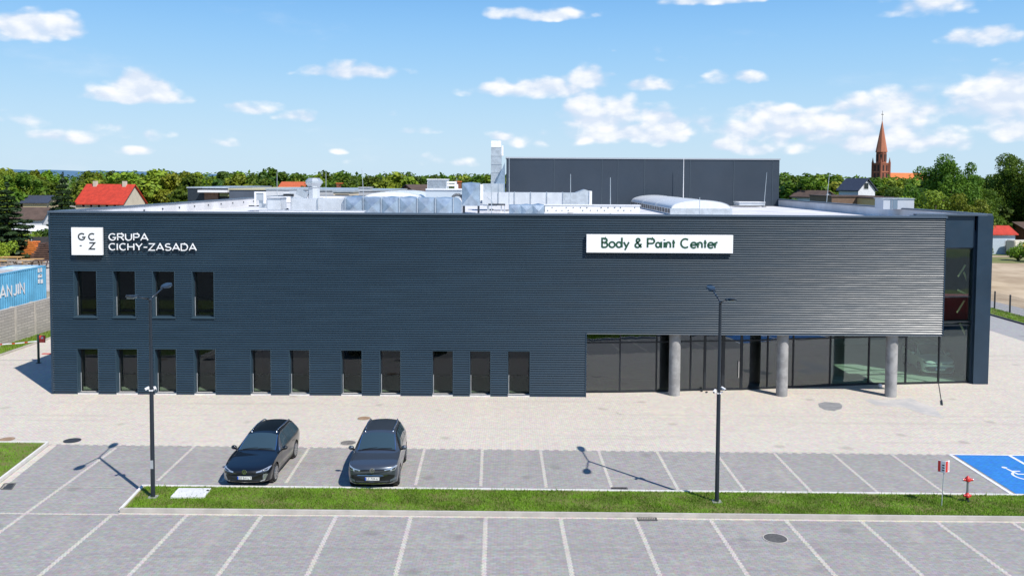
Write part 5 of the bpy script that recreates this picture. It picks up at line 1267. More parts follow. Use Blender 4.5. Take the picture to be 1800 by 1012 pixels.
    for nm, p, m_ in T['front']: patch(nm, p, 'front', m_, root, .009, .05)
    for nm, p, m_ in T['front2']: patch(nm, p, 'front', m_, root, .014, .05)
    # bonnet creases, badge and plate
    h_, n_, _i, _d = bvh.ray_cast(Vector((0, -2, T['zpl'])), Vector((0,1,0))); yp = (h_.y if h_ else 0)-.03
    pl = MB().box(-.26, .26, yp-.012, yp, T['zpl']-.057, T['zpl']+.057).build('number_plate', platem, root)
    MB().box(-.262, -.215, yp-.016, yp-.0125, T['zpl']-.055, T['zpl']+.055).build('plate_band', plateb, pl)
    q = MB(); rr = random.Random(L)
    for i in range(7):
        x = -.19+i*.06+(.02 if i > 1 else 0); M4 = Matrix(((1,0,0,x),(0,0,-1,yp-.0125),(0,1,0,T['zpl']-.035),(0,0,0,1)))
        ribbon(q, T['chars'][i], .012, M4, 0, .002)
    q.build('plate_text', platet, pl)
    h_, n_, _i, _d = bvh.ray_cast(Vector((0, -2, T['zbd'])), Vector((0,1,0))); yb_ = (h_.y if h_ else 0)-.02; r = T['rb']
    q = MB(); M4 = Matrix(((1,0,0,0),(0,0,-1,yb_),(0,1,0,T['zbd']),(0,0,0,1)))
    ribbon(q, arc(0,0,r,r,0,360,24), .016, M4, 0, .012)
    for s_ in ([(-.42,.80),(-.0,-.0),(.42,.80)], [(-.80,.42),(-.36,-.86),(0,-.12),(.36,-.86),(.80,.42)]): ribbon(q, [(x*r, z*r) for x, z in s_], .017, M4, .001, .011)
    q.build('badge', chrome, root); MB().tube((0, yb_+.03, T['zbd']), (0, yb_+.001, T['zbd']), r*.98, n=20).build('badge_disc', cblack, root)
    # wipers
    for x0_, x1_ in ((-.55, .02), (.05, .58)):
        pts = []
        for t in np.linspace(0, 1, 5):
            x = x0_+(x1_-x0_)*t; y = T['wsy']+.05+.05*t; h_, n_, _i, _d = bvh.ray_cast(Vector((x, y, 4)), Vector((0,0,-1))); pts.append((x, y, (h_.z if h_ else 1)+.022))
        q = MB(); [q.bar(pts[i], pts[i+1], .018, .012) for i in range(4)]; q.build('wiper', cblack, root)
    MB().box(-.07, .07, T['mirr'][0]-.02, T['mirr'][0]+.03, T['mirr'][1]-.05, T['mirr'][1]+.03).build('interior_mirror', cblack, root)
    # underbody/arch liner and wheels
    for wy in T['wh']:
        q = MB(); q.tube((-W2+.06, wy, R), (W2-.06, wy, R), R+.05, n=28); q.build('arch_liner', cblack, root, smooth=R_(40))
        for s in (-1, 1):
            x0_, x1_ = s*(W2-.235), s*(W2-.015); w_ = MB()
            prof = [(R-.10, 0), (R-.02, .0), (R, .03), (R, .19), (R-.02, .22), (R-.09, .22), (R-.10, .205)]
            w_.lathe((0,0,0), prof, 36); Mx = Matrix.Translation((x0_, wy, R)) @ Matrix.Rotation(R_(90)*s, 4, 'Y'); w_.v = [tuple(Mx @ Vector(v)) for v in w_.v]
            wo = w_.build('wheel', rubber, root, smooth=R_(35))
            q = MB(); ri = R-.095
            q.lathe((0,0,0), [(ri-.03, .15), (ri-.032, .152), (.02, .153)], 36); q.v = [tuple(Mx @ Vector(v)) for v in q.v]; q.build('rim_well', cblack, wo)
            q = MB(); q.lathe((0,0,0), [(ri+.004, .222), (ri-.004, .230), (ri-.022, .228), (ri-.026, .16), (ri-.02, .155)], 36); q.f = q.f[:-2]; q.mi = q.mi[:-2]; q.lathe((0,0,0), [(.07, .16), (.065, .218), (.03, .222)], 20)
            for i in range(T['spk']):
                a = 2*math.pi*i/T['spk']; d = Vector((math.cos(a), math.sin(a), 0)); q.bar(d*.05+Vector((0,0,.205)), d*(ri-.01)+Vector((0,0,.215)), T['spw'], .03, (0,0,1))
            q.v = [tuple(Mx @ Vector(v)) for v in q.v]; q.build('rim', alloy if T['L'] > 4.8 else mat('dark_alloy', (.25,.26,.28), .3, .9) if 'dark_alloy' not in bpy.data.materials else bpy.data.materials['dark_alloy'], wo, smooth=R_(30))
    return root
ch_ = lambda *p: [(x*.042, z*.07) for x, z in p]
CH7 = [ch_((0,1),(0,0),(.9,0),(.9,1),(0,1),(0,.99)), ch_((0,1),(.9,1),(.1,0),(.9,0)), ch_((.9,1),(0,1),(0,.5),(.9,.5),(.9,0),(0,0)), ch_((0,0),(.45,1),(.9,0)), ch_((0,0),(0,1)), ch_((0,1),(0,0),(.9,0)), ch_((0,1),(.9,1),(.9,0))]
CH8 = [ch_((0,1),(0,0),(.9,0)), ch_((.9,1),(0,1),(0,0),(.9,0)), ch_((0,1),(.9,1),(.1,0)), ch_((0,1),(.45,0),(.9,1)), ch_((0,0),(0,1),(.9,.5),(0,.5)), ch_((0,.5),(.9,.5),(.9,1),(.9,0)), ch_((0,0),(.9,1))]
# stations: y, zb, w_sill, w_mid, z_mid, w_belt, z_belt, w_top, z_top
EST = dict(L=4.92, W=1.85, R=.335, wh=(.93, 3.77), zs=.20, bow=.26, st=[
 (0, .30, .62, .66, .46, .62, .56, .58, .60), (.05, .24, .76, .80, .48, .75, .64, .66, .68), (.18, .20, .84, .875, .52, .83, .70, .72, .745), (.5, .19, .87, .905, .58, .865, .77, .76, .82),
 (.95, .19, .88, .92, .62, .885, .84, .78, .90), (1.42, .19, .88, .915, .64, .885, .90, .77, .975), (1.55, .19, .88, .915, .64, .885, .905, .75, 1.02), (2.3, .19, .88, .915, .65, .885, .925, .60, 1.40), (2.6, .19, .88, .915, .65, .885, .93, .585, 1.465),
 (3.2, .19, .88, .92, .66, .885, .945, .575, 1.485), (4.0, .20, .88, .92, .68, .88, .965, .56, 1.46), (4.5, .23, .85, .89, .72, .84, .98, .54, 1.38), (4.75, .27, .80, .85, .74, .80, .96, .56, 1.12), (4.88, .32, .76, .80, .74, .74, .90, .60, .96), (4.92, .38, .70, .72, .70, .68, .84, .60, .86)],
 wsy=1.5, wsc=[(-.68,1.56),(.68,1.56),(.64,1.85),(.555,2.32),(.3,2.36),(-.3,2.36),(-.555,2.32),(-.64,1.85)], wband=[(-.70,1.50),(.70,1.50),(.68,1.56),(-.68,1.56)],
 sidef=[(1.62,.93),(4.45,.98),(4.62,1.04),(4.42,1.30),(4.0,1.40),(2.65,1.40),(2.3,1.33)],
 side=[[(1.98,.965),(2.72,.975),(2.72,1.375),(2.62,1.372),(2.36,1.31)],[(2.78,.975),(3.62,.985),(3.62,1.375),(2.78,1.378)],[(3.68,.99),(4.38,1.01),(4.52,1.05),(4.38,1.26),(4.0,1.36),(3.68,1.372)]],
 front_lamp=[[(.42,.60),(.80,.645),(.865,.74),(.80,.735),(.55,.665),(.42,.64)]], lamp_core=[[(.60,.628),(.77,.655),(.80,.70),(.62,.665)]],
 vents=[[(.55,.28),(.70,.30),(.80,.52),(.74,.545),(.66,.54),(.72,.50),(.64,.33),(.54,.31)]], ventm=mat('satin_bright_trim', (.5,.52,.55), .25, .8),
 tail=[(.3,.86),(.74,.86),(.76,.94),(.3,.92)], doors=(1.72, 2.75, 3.65), zd=.90, handles=(2.45, 3.35), handm=cblack, mir=(.86, 1.85, .99), rail=(2.45, 4.4), rx=.53, railm=chrome, trimm=mat('chrome_window_trim', (.5,.51,.53), .2, .9),
 pilm=chrome, rwin=[(-.5,1.08),(.5,1.08),(.48,1.34),(-.48,1.34)], front=[('grille',[(-.42,.585),(.42,.585),(.42,.64),(.3,.665),(-.3,.665),(-.42,.64)],cblack),('air_intake',[(-.66,.27),(.66,.27),(.72,.50),(.62,.53),(-.62,.53),(-.72,.50)],cblack)],
 front2=[('chrome_strip',[(-.42,.578),(.42,.578),(.42,.590),(-.42,.590)],chrome),('chrome_strip',[(-.5,.262),(.5,.262),(.5,.272),(-.5,.272)],chrome)], zpl=.42, zbd=.645, rb=.078, chars=CH7, mirr=(2.15, 1.30), spk=10, spw=.035)
SUV = dict(L=4.54, W=1.86, R=.36, wh=(.90, 3.58), zs=.24, bow=.24, st=[
 (0, .34, .66, .72, .58, .68, .74, .62, .78), (.04, .28, .78, .83, .60, .78, .84, .70, .875), (.16, .24, .86, .90, .62, .86, .91, .76, .95), (.5, .23, .89, .925, .68, .885, .97, .78, 1.01),
 (.95, .23, .89, .93, .72, .895, 1.00, .78, 1.06), (1.25, .23, .89, .925, .72, .895, 1.03, .77, 1.10), (1.38, .23, .89, .925, .72, .895, 1.035, .76, 1.15), (2.0, .23, .89, .925, .74, .89, 1.05, .645, 1.56), (2.3, .23, .89, .925, .74, .89, 1.055, .63, 1.635),
 (2.9, .23, .89, .925, .75, .89, 1.065, .62, 1.655), (3.7, .24, .89, .925, .76, .885, 1.08, .60, 1.63), (4.15, .26, .87, .90, .78, .85, 1.09, .58, 1.55), (4.38, .30, .82, .86, .80, .80, 1.08, .60, 1.25), (4.5, .36, .76, .80, .80, .75, 1.02, .62, 1.08), (4.54, .42, .70, .74, .78, .70, .96, .62, .98)],
 wsy=1.33, wsc=[(-.69,1.40),(.69,1.40),(.66,1.62),(.60,2.02),(.3,2.07),(-.3,2.07),(-.60,2.02),(-.66,1.62)], wband=[(-.71,1.33),(.71,1.33),(.69,1.40),(-.69,1.40)],
 sidef=[(1.5,1.055),(4.05,1.10),(4.22,1.16),(4.08,1.44),(3.7,1.54),(2.4,1.555),(2.05,1.49)],
 side=[[(1.78,1.09),(2.46,1.095),(2.46,1.535),(2.36,1.532),(2.12,1.47)],[(2.52,1.095),(3.32,1.105),(3.32,1.53),(2.52,1.535)],[(3.38,1.11),(3.98,1.125),(4.12,1.17),(4.02,1.41),(3.7,1.50),(3.38,1.525)]],
 front_lamp=[[(.44,.74),(.80,.75),(.885,.89),(.83,.90),(.66,.835),(.44,.80)]], lamp_core=[[(.50,.755),(.64,.76),(.66,.80),(.50,.785)],[(.69,.77),(.80,.785),(.83,.85),(.72,.825)]],
 vents=[[(.62,.36),(.84,.42),(.86,.50),(.80,.50),(.66,.44)]], ventm=mat('bumper_blade', (.16,.19,.23), .3, .5), tail=[(.35,.98),(.76,.98),(.78,1.06),(.35,1.05)], doors=(1.5, 2.48, 3.35), zd=1.02, handles=(2.2, 3.1), handm=cblack,
 mir=(.88, 1.68, 1.12), rail=(2.15, 4.0), rx=.575, railm=chrome, pilm=chrome, rwin=[(-.52,1.18),(.52,1.18),(.5,1.48),(-.5,1.48)],
 front=[('grille',[(-.44,.76),(.44,.76),(.44,.80),(.3,.82),(-.3,.82),(-.44,.80)],cblack),('air_intake',[(-.72,.33),(.72,.33),(.78,.52),(.80,.58),(.60,.62),(-.60,.62),(-.80,.58),(-.78,.52)],cblack)],
 front2=[('chrome_strip',[(-.55,.585),(.55,.585),(.55,.597),(-.55,.597)],chrome),('lower_strip',[(-.60,.385),(.60,.385),(.60,.395),(-.60,.395)],mat('grey_trim', (.22,.23,.25), .3, .6)),('chrome_strip',[(-.5,.322),(.5,.322),(.5,.334),(-.5,.334)],chrome)],
 zpl=.49, zbd=.80, rb=.08, chars=CH8, mirr=(1.90, 1.42), spk=5, spw=.08)
carA = make_car(EST, 'parked_estate_car', 'glossy black estate car with chrome window trim, parked left', carpaint('black_paint', (.003,.0045,.007), .1))
carB = make_car(SUV, 'parked_suv', 'dark blue grey suv parked right of the black estate car', carpaint('slate_grey_paint', (.085,.100,.122), .6))
def place_car(c, T, px, py, px2, py2):   # two visible wheel contact points (front, rear), +x side of the car
    a, r = G(px, py), G(px2, py2); d = (r-a).normalized(); ang = math.atan2(d.y, d.x)-math.pi/2
    c.rotation_euler.z = ang; off = Vector((T['W']/2-.03, T['wh'][0], 0)); off.rotate(Matrix.Rotation(ang, 3, 'Z')); c.location = (a.x-off.x, a.y-off.y, .005)
place_car(carA, EST, 485, 845, 519, 804); place_car(carB, SUV, 702, 850, 713, 811); carB.scale = (1.0, 1.0, 1.02)
inner = make_car(SUV, 'showroom_car', 'white car standing behind the corner showroom glass', carpaint('white_paint', (.62,.66,.64), 0))
pc_ = P(1652, 640, YR+1.3); inner.location = (pc_.x, YR+1.2, .02); inner.rotation_euler.z = -.12
# ------------------------------------------------------------ street lamps
headm = mat('lamp_head_metal', (.035,.045,.06), .35, .4)
def lamp(bx, by, tx, ty, jx, jy, label, campix, rzs=0):
    g = G(bx, by, .1); r = empty('street_lamp', (g.x, g.y, .09), 0, label, 'street lamp', 'double headed lamps on the grass island')
    top = PZ(jx, jy, g.y)-.09; mid = PZ(tx, ty, g.y)-.09
    MB().box(-.16, .16, -.16, .16, 0, .03).build('base_plate', concrete, r)
    b = MB(); b.lathe((0,0,.03), [(.075,0),(.07,mid),(.060,mid+.05),(.050,top-.03)], 16); b.build('pole', black_m, r, smooth=R_(40))
    MB().box(-.05, .05, -.078, -.06, 1.05, 1.35).build('service_hatch', galv if bx < 900 else black_m, r)
    for s in (1, -1):
        b = MB(); e = Vector((0, s*1.15, top+.28)); b.tube((0, 0, top-.06), (0, s*.15, top+.06), .03, n=10); b.tube((0, s*.15, top+.06), e, .028, n=10); b.build('arm', headm, r, smooth=True)
        h = MB(); n_ = 10
        prof = [(-.02,.06),(.1,.13),(.3,.17),(.5,.16),(.62,.10),(.66,.04)]
        vs = []; 
        for k_, (u, w2) in enumerate(prof):
            th = .05 if 0 < k_ < len(prof)-1 else .025
            y = s*(1.12+u); z = top+.28+u*.12
            vs += [(-w2, y, z-th*.5), (w2, y, z-th*.5), (w2*.8, y, z+th), (-w2*.8, y, z+th)]
        fs = [(4*i+j, 4*i+(j+1) % 4, 4*i+4+(j+1) % 4, 4*i+4+j) for i in range(len(prof)-1) for j in range(4)]+[(3,2,1,0), tuple(4*(len(prof)-1)+j for j in range(4))]
        h.add(vs, fs); ho = h.build('lamp_head', headm, r, fix=True)
        MB().box(-.11, .11, min(s*1.3, s*1.62), max(s*1.3, s*1.62), top+.255, top+.29).build('lamp_lens', mat('lamp_lens_glass', (.5,.5,.45), .2) if 'lamp_lens_glass' not in bpy.data.materials else bpy.data.materials['lamp_lens_glass'], ho)
    return r, g
def cams(g, z, spread, tilt, label):
    r = empty('security_camera', (g.x, g.y, z), 0, label, 'security camera', 'white cameras fixed to the lamp poles')
    MB().box(-.10, .10, -.10, .10, -.06, .02).build('bracket', white, r, bevel=.01)
    for s in (-1, 1):
        b = MB(); b.bar((s*.06, 0, .0), (s*spread, -.02, .06), .04, .04); b.build('arm', white, r)
        b = MB(); d = Vector((s*.5, -.8, -.25)).normalized(); c = Vector((s*spread, -.04, .10 if s < 0 else .10+tilt)); b.bar(c-d*.14, c+d*.16, .12, .11); o = b.build('housing', white, r, bevel=.015)
        b = MB(); b.tube(c+d*.161, c+d*.175, .04, n=12); b.build('lens', cblack, o)
    r.scale = (.66, .66, .66)
    return r
r1, g1 = lamp(269, 873, 267, 690, 266.5, 527, 'left street lamp, standing beside the white ground hatch', 0)
r2, g2 = lamp(1260, 881, 1264, 692, 1267, 532, 'right street lamp, standing in the open middle of the island', 0)
cams(g1, PZ(268, 685, g1.y), .20, .0, 'white twin camera bracket on the left lamp pole'); cams(g2, PZ(1264, 690, g2.y), .22, .14, 'white twin camera with raised housing on the right lamp pole')
# white hatch on the grass
q = [G(300,873,.14), G(359,873,.14), G(371,858,.14), G(314,858,.14)]; c = sum(q, Vector())/4
r = empty('ground_hatch', (c.x, c.y, .09), 0, 'white rectangular hatch slab set in the grass by the left lamp', 'hatch')
def loc_(z, sc): return [((v.x-c.x)*sc, (v.y-c.y)*sc, z) for v in q]
MB().add(loc_(0, 1)+loc_(.07, 1), [(4,5,6,7),(0,1,5,4),(1,2,6,5),(2,3,7,6),(3,0,4,7)]).build('slab', white, r); MB().add(loc_(.074, .86)+loc_(.080, .86), [(4,5,6,7),(0,1,5,4),(1,2,6,5),(2,3,7,6),(3,0,4,7)]).build('lid', mat('hatch_lid', (.70,.70,.70), .6, var=.1), r)
MB().box(.5, .58, .12, .18, .08, .10).build('lock', frame_m, r)
# hydrant and sign
g = G(1700, 881, .09); r = empty('hydrant', (g.x, g.y, .09), 0, 'red topped pillar hydrant on the grass at right', 'hydrant')
def zz_(py): return PZ(1701, py, g.y)-.09
MB().lathe((0,0,0), [(.08,0),(.08,.04),(.05,.05),(.05,.17)], 20).build('foot', frame_m, r, smooth=R_(40))
b = MB(); b.lathe((0,0,0), [(.06,.16),(.10,.18),(.10,.24),(.07,.27),(.05,.31),(.04,.33)], 20); b.tube((-.13,0,.22),(.13,0,.22),.045, n=14); b.build('lower_collar', red_m, r, smooth=R_(40))
b = MB(); b.lathe((0,0,0), [(.038,.30),(.038, zz_(846))], 16); b.build('shaft', mat('hydrant_grey_pipe', (.30,.31,.32), .4, .5), r, smooth=R_(40))
zt_ = zz_(845); b = MB(); b.lathe((0,0,0), [(.04,zt_-.02),(.09,zt_),(.10,zt_+.05),(.09,zt_+.11),(.05,zt_+.15),(.02,zt_+.19)], 20); b.tube((-.17,0,zt_+.05),(.17,0,zt_+.05),.045, n=14); b.build('head', red_m, r, smooth=R_(40))
for s in (-1, 1): MB().tube((s*.17,0,zt_+.05),(s*.19,0,zt_+.05),.04,n=14).build('outlet_cap', galv, r)
g = G(1655, 889, .09); r = empty('hydrant_sign', (g.x, g.y, .09), 0, 'thin post carrying two small red and white plates', 'sign')
zt_ = PZ(1657, 817, g.y)-.09; b = MB(); b.tube((0,0,0), (.06,0,zt_+.1), .018, n=10); b.build('post', galv, r)
for s, rz in ((-1, -.75), (1, .55)):
    M_ = Matrix.Translation((.05+s*.10, -.02, zt_-.24)) @ Matrix.Rotation(rz, 4, 'Z')
    def tb(mb, nm, m, par): mb.v = [tuple(M_ @ Vector(v)) for v in mb.v]; return mb.build(nm, m, par)
    pl = tb(MB().box(-.12, .12, -.01, .01, 0, .40), 'sign_plate', white, r); tb(MB().box(-.115, -.03 if s < 0 else .01, -.016, -.0105, .01, .39), 'red_panel', red_m, pl)
    b = MB(); [b.box(.02 if s < 0 else .03, .10, -.016, -.0105, .06+i*.09, .10+i*.09) for i in range(3)] if s < 0 else b.box(.06, .085, -.016, -.0105, .05, .35); tb(b, 'sign_print', red_m if s > 0 else dark_txt, pl)
# barrier tape with post at the left
g = G(68, 638); r = empty('barrier_post', (g.x, g.y, 0), 0, 'dark post with small red box at the building corner', 'barrier'); h = PZ(68, 588, g.y)
MB().box(-.05, .05, -.05, .05, 0, h).build('post', mat('dark_green_post', (.02,.05,.04), .5), r); MB().box(-.12, .12, -.12, .12, 0, .03).build('base_plate', frame_m, r)
bx_ = MB().box(.10, .42, -.05, .05, h-.48, h-.05).build('warning_box', mat('signal_red', (.80,.06,.04), .4), r); MB().box(.20, .34, -.062, -.051, h-.24, h-.13).build('reflector', white, bx_); MB().box(.05, .1, -.02, .02, h-.4, h-.34).build('bracket', frame_m, r)
r = empty('barrier_chain', (g.x, g.y, 0), 0, 'red and white plastic chain strung left from the dark post', 'barrier')
zc = PZ(60, 599, g.y); xe = P(-80, 606, g.y).x-g.x; nseg = 26
for k in range(2):
    b = MB()
    for i in range(nseg):
        if (i % 4 == 3) != (k == 1): continue
        f = lambda t: (xe*t-.05*(1-t), 0, zc-.35*math.sin(math.pi*t)*.5-.1*t); b.bar(f(i/nseg), f((i+1)/nseg), .03, .06)
    b.build(['white_links', 'red_links'][k], [white, red_m][k], r)
g_ = G(82, 622); r = empty('red_marker', (g_.x, g_.y, 0), .1, 'flat red plastic marker lying on the pavers by the post', 'marker'); MB().prism([(-.3,-.05),(.25,-.09),(.3,.04),(-.22,.08)], 0.004, .05).build('marker_body', red_m, r, bevel=.01)
# covers and gullies
iron = mat('cast_iron_cover', (.14,.135,.13), .7, .2, var=.3, vs=9, bump=.5, bs=40); rusty = mat('rusty_cover', (.36,.24,.15), .85, var=.35, vs=8, bump=.4, bs=30); dirt = mat('greyed_cover', (.20,.185,.17), .85, var=.35, vs=7, bump=.4, bs=30)
def cover(px, py, rad, m, label, rim=True, z=0.0):
    g = G(px, py); r = empty('manhole_cover', (g.x, g.y, z), 0, label, 'manhole cover', 'round manhole covers in the paving')
    MB().lathe((0,0,0), [(rad*.88,.004),(rad*.88,.016),(.01,.018)], 28).build('lid', m, r); b = MB(); n = 28
    vs = [(q_*rad*math.cos(6.2832*i/n), q_*rad*math.sin(6.2832*i/n), zz) for q_, zz in ((1.0,.002),(1.0,.013),(.9,.013)) for i in range(n)]
    b.add(vs, [(k*n+i, k*n+(i+1) % n, (k+1)*n+(i+1) % n, (k+1)*n+i) for k in range(2) for i in range(n)]); b.build('frame_ring', kerb_m if rim else m, r)
cover(127, 774, .36, mat('dark_cover', (.05,.055,.065), .6, .2, var=.2), 'dark blue grey round manhole cover above the left parking bays', False)
cover(12, 772, .36, rusty, 'rusty brown round manhole cover at the left picture edge')
cover(640, 735, .34, rusty, 'brown dusty manhole cover between the two parked cars near building')
cover(612, 778, .36, dirt, 'grey brown manhole cover just left of the suv')
cover(1095, 725, .33, beige, 'pale manhole cover with dark ring in front of the glazing', False)
MB_ = MB(); g = G(1095, 725)
cover(1363, 946, .40, iron, 'grey cast iron manhole cover in the front parking row', True, .006)
def gully(p4, label):
    q = [G(*p) for p in p4]; c = sum(q, Vector())/4; r = empty('drain_grate', (c.x, c.y, .006), 0, label, 'drain grate', 'slotted drain grates in the paving')
    a, b_, d, e = [v-c for v in q]; MB().add([(*v[:2], .004) for v in (a, b_, d, e)], [(0,1,2,3)]).build('pit', cblack, r); m = MB()
    for i in range(11):
        t = (i+.15)/11; t2 = t+.035; u = lambda s, v: (a.lerp(b_, s)).lerp(e.lerp(d, s), v)
        m.add([(*u(t, 0)[:2], .02), (*u(t2, 0)[:2], .02), (*u(t2, 1)[:2], .02), (*u(t, 1)[:2], .02)], [(0,1,2,3)])
    m.build('grate_bars', iron, r); f = MB()
    for s, t in ((a,b_),(b_,d),(d,e),(e,a)): f.bar((s.x, s.y, .012), (t.x, t.y, .012), .04, .02)
    f.build('frame', iron, r)
gully([(1122,915),(1155,915),(1152,908),(1120,908)], 'dark slotted drain grate below the near kerb')
gully([(1075,860.5),(1103,860.5),(1102,857),(1075,857)], 'slotted drain grate against the far kerb near the right lamp')
gully([(0,860),(20,860),(27,850),(8,850)], 'dark drain grate at the left picture edge')
# paving patches and small pieces by the entrance
pp_ = [(1438,709),(1450,706),(1462,707),(1476,708),(1481,713),(1479,718),(1466,722),(1450,720),(1440,715)]
tag(MB().poly([(*G(*p)[:2], .006) for p in pp_]).build('repair_patch', mat('grey_patch', (.27,.27,.27), .9, var=.2, vs=3)), kind='structure')
pp_ = [(1515,700),(1560,703),(1600,700),(1640,715),(1660,735),(1625,728),(1590,716),(1540,712)]
tag(MB().poly([(*G(*p)[:2], .005) for p in pp_]).build('greyer_patch', mat('greyer_pavers', (.42,.41,.40), .9, col2=(.54,.50,.46), vs=1.2)), kind='structure')  # irregular patch, greyer and darker than the pavers around it
g = G(1547, 681); r = empty('ashtray_stand', (g.x, g.y, 0), 0, 'small white ball shaped stand under the overhang by the glass', 'ashtray'); MB().sphere((0,0,.12), .11, 1, 16, 10).build('bowl', white, r, smooth=True); MB().tube((0,0,0),(0,0,.03),.09,n=16).build('base', galv, r)
for i, (px, py) in enumerate(((1233,688),(1242,690),(1224,686))):
    g = G(px, py); r = empty('loose_paver', (g.x, g.y, 0), i*.7, 'small dark stone '+['left of','right of','farthest left from'][i]+' its neighbours before the entrance door', 'stone'); MB().prism([(-.07,-.05),(.06,-.04),(.07,.04),(-.05,.05)], .002, .07).build('stone_body', frame_m, r, bevel=.01)
# slim expansion joint and hose lines near the right end
b = MB(); a, c = G(1650,674), G(1656,712); b.bar((a.x,a.y,.012), (c.x,c.y,.012), .03, .015); a, c = G(1655,704), G(1656,712); b.bar((a.x,a.y,.03), (c.x,c.y,.03), .08, .04)
tag(b.build('loose_cable', black_m), 'thin dark cable lying on the pavers before the corner glass', 'cable')
# ------------------------------------------------------------ signs
def fz(px, py): return PZ(px, py, YF-.3)
def fxx(px): return P(px, 430, YF-.3).x
ux, uz, nn = (1,0,0), (0,0,1), (0,-1,0)
x0, x1, z1, z0 = P(1031,430,YF-.3).x, P(1289,430,YF-.3).x, fz(1031,412), fz(1031,444)
r = empty('fascia_sign', ((x0+x1)/2, YF-.05, z0), 0, 'long white sign with green lettering Body & Paint Center', 'sign'); w2 = (x1-x0)/2; hh = z1-z0
MB().box(-w2, w2, -.20, -.03, 0, hh).build('sign_box', signw, r, bevel=.008); b = MB()
for x in (-w2*.8, 0, w2*.8): b.box(x-.04, x+.04, -.03, .05, .1, hh-.1)
b.build('bracket', black_m, r)
b = MB(); xl, xr_ = P(1057,430,YF-.3).x-r.location.x, P(1262,430,YF-.3).x-r.location.x; cap = fz(1150,422.5)-fz(1150,438.0)
o, ln = lettering('lettering', 'Body & Paint Center', (xl, -.202, .30*hh), ux, uz, nn, cap, .185, green_txt, r, 1.0, .15, .012)
bb = [v.co.x for v in o.data.vertices]; sc = (xr_-xl)/(max(bb)-min(bb))
for v in o.data.vertices: v.co.x = xl+(v.co.x-min(bb))*sc
# square emblem
x0, x1, z1, z0 = fxx(124.5), fxx(178.5), fz(150,400), fz(150,448.5)
r = empty('emblem_sign', ((x0+x1)/2, YF-.05, z0), 0, 'square white sign with grey letters G C - Z', 'sign'); w2 = (x1-x0)/2; hh = z1-z0
MB().box(-w2, w2, -.20, -.03, 0, hh).build('sign_box', signw, r, bevel=.008); MB().box(-.1, .1, -.03, .04, .3, hh-.3).build('bracket', black_m, r)
u = hh/48.5
for ch, px, py, hp, xs in (('G', 137, 421.5, 11.0, 1.15), ('C', 155, 421.5, 11.0, 1.15), ('-', 139.5, 435.5, 8, .95), ('Z', 156.5, 437.5, 10.8, 1.12)):
    lettering('letter', ch, ((px-151.5)*u, -.202, (448.5-py)*u), ux, uz, nn, hp*u, .20, dark_txt, r, xs, 0, .012)
x0 = fxx(189); z0 = fz(260, 440.3)
r = empty('wordmark_sign', (x0, YF-.05, z0), 0, 'raised white letters GRUPA CICHY-ZASADA on the ribbed wall', 'sign')
for txt, zpx, xe in (('GRUPA', 422.8, 259), ('CICHY-ZASADA', 440.0, 344)):
    zb_ = fz(260, zpx)-z0; cap = fz(260, zpx-11.3)-fz(260, zpx); root_ks = set(o.name for o in COL.objects)
    lettering('letter', txt, (0, -.09, zb_), ux, uz, nn, cap, .15, signw, r, 1.25, .24, .05, True)
    ks = [o for o in COL.objects if o.name not in root_ks]; bb = [v.co.x for o in ks for v in o.data.vertices]; sc = (fxx(xe)-x0)/(max(bb)-min(bb)); mn = min(bb)
    for o in ks:
        for v in o.data.vertices: v.co.x = (v.co.x-mn)*sc
b = MB()
for z_ in (.12, .62): b.box(.1, (fxx(344)-x0)*.97 if z_ < .5 else (fxx(259)-x0)*.95, -.085, -.065, z_, z_+.03)
for x in (.4, 2.0, 4.0): b.box(x, x+.03, -.065, .02, .12, .15)
b.build('rail', navy, r)
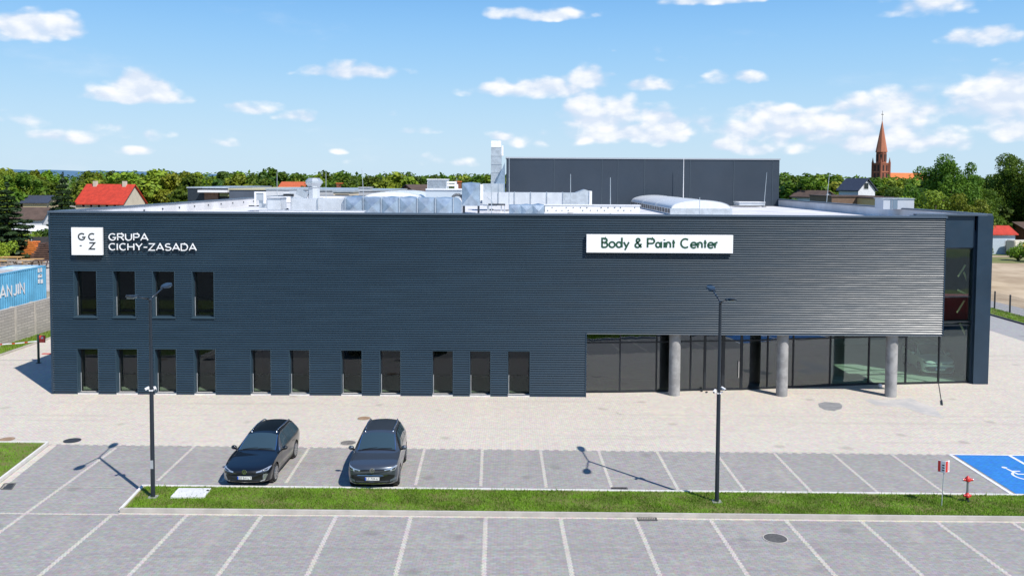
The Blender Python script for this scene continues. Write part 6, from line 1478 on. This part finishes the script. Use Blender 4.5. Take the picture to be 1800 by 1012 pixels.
# wooden sticks hanging behind the corner glass
stk = [((1697,465),(1684,486)), ((1694,478),(1703,501)), ((1683,509),(1701,518)), ((1695,528),(1682,549)), ((1687,568),(1697,588))]
for i, (a, c) in enumerate(stk):
    Y = YR+.45; p, q = P(*a, Y), P(*c, Y); r = empty('timber_baton', p, 0, ['top','second','middle','fourth','lowest'][i]+' pale wooden lath hanging behind the corner glass', 'lath', 'wooden laths behind the glass')
    b = MB(); b.bar((0,0,0), q-p, .09, .05, (0,-1,0)); b.build('lath', mat('pale_ash_wood', (.62,.50,.30), .6) if 'pale_ash_wood' not in bpy.data.materials else bpy.data.materials['pale_ash_wood'], r)
    b = MB(); b.tube((0,0,0), (0,0,min(1.2, ZR-.4-p.z)), .006, n=6); b.build('wire', black_m, r)
# things seen only as reflections in the corner glass
r = empty('red_truck_box', (38.5, 31, 0), .05, 'red box trailer mirrored in the corner glass', 'trailer'); MB().box(-3, 3, -1.0, 1.0, .55, 2.3).build('body', red_m, r, bevel=.05); MB().box(-3, 3, -.9, .9, .4, .54).build('chassis', black_m, r)
for x in (-2, -1, 2): 
    for y in (-1.1, .85): MB().tube((x, y*.8, .35), (x, y*.8+.2, .35), .35, n=20).build('wheel', rubber, r)
r = empty('storage_tent', (51, -3, 0), 0, 'grey arched storage tent mirrored in the corner glass', 'tent'); b = MB(); n = 12; pr_ = [(-3,0),(-3,2.2)]+[(3*math.cos(math.pi-math.pi*i/n), 2.2+1.0*math.sin(math.pi*i/n)) for i in range(1, n)]+[(3,2.2),(3,0)]
k = len(pr_); b.add([(x, -4, z) for x, z in pr_]+[(x, 4, z) for x, z in pr_], [tuple(range(k)), tuple(range(k, 2*k))[::-1]]+[(i, k+i, k+i+1, i+1) for i in range(k-1)]); b.build('cover', mat('grey_tarpaulin', (.30,.31,.33), .6), r, fix=True); MB().box(-1.3, 1.3, 4.0, 4.03, 0, 2.3).build('door_flap', white, r)

for nm in ('corner_trim', 'parapet_fixing', 'fixing'):
    for o in [c for c in COL.objects if c.name.split('.')[0] == nm]: split_loose(o)
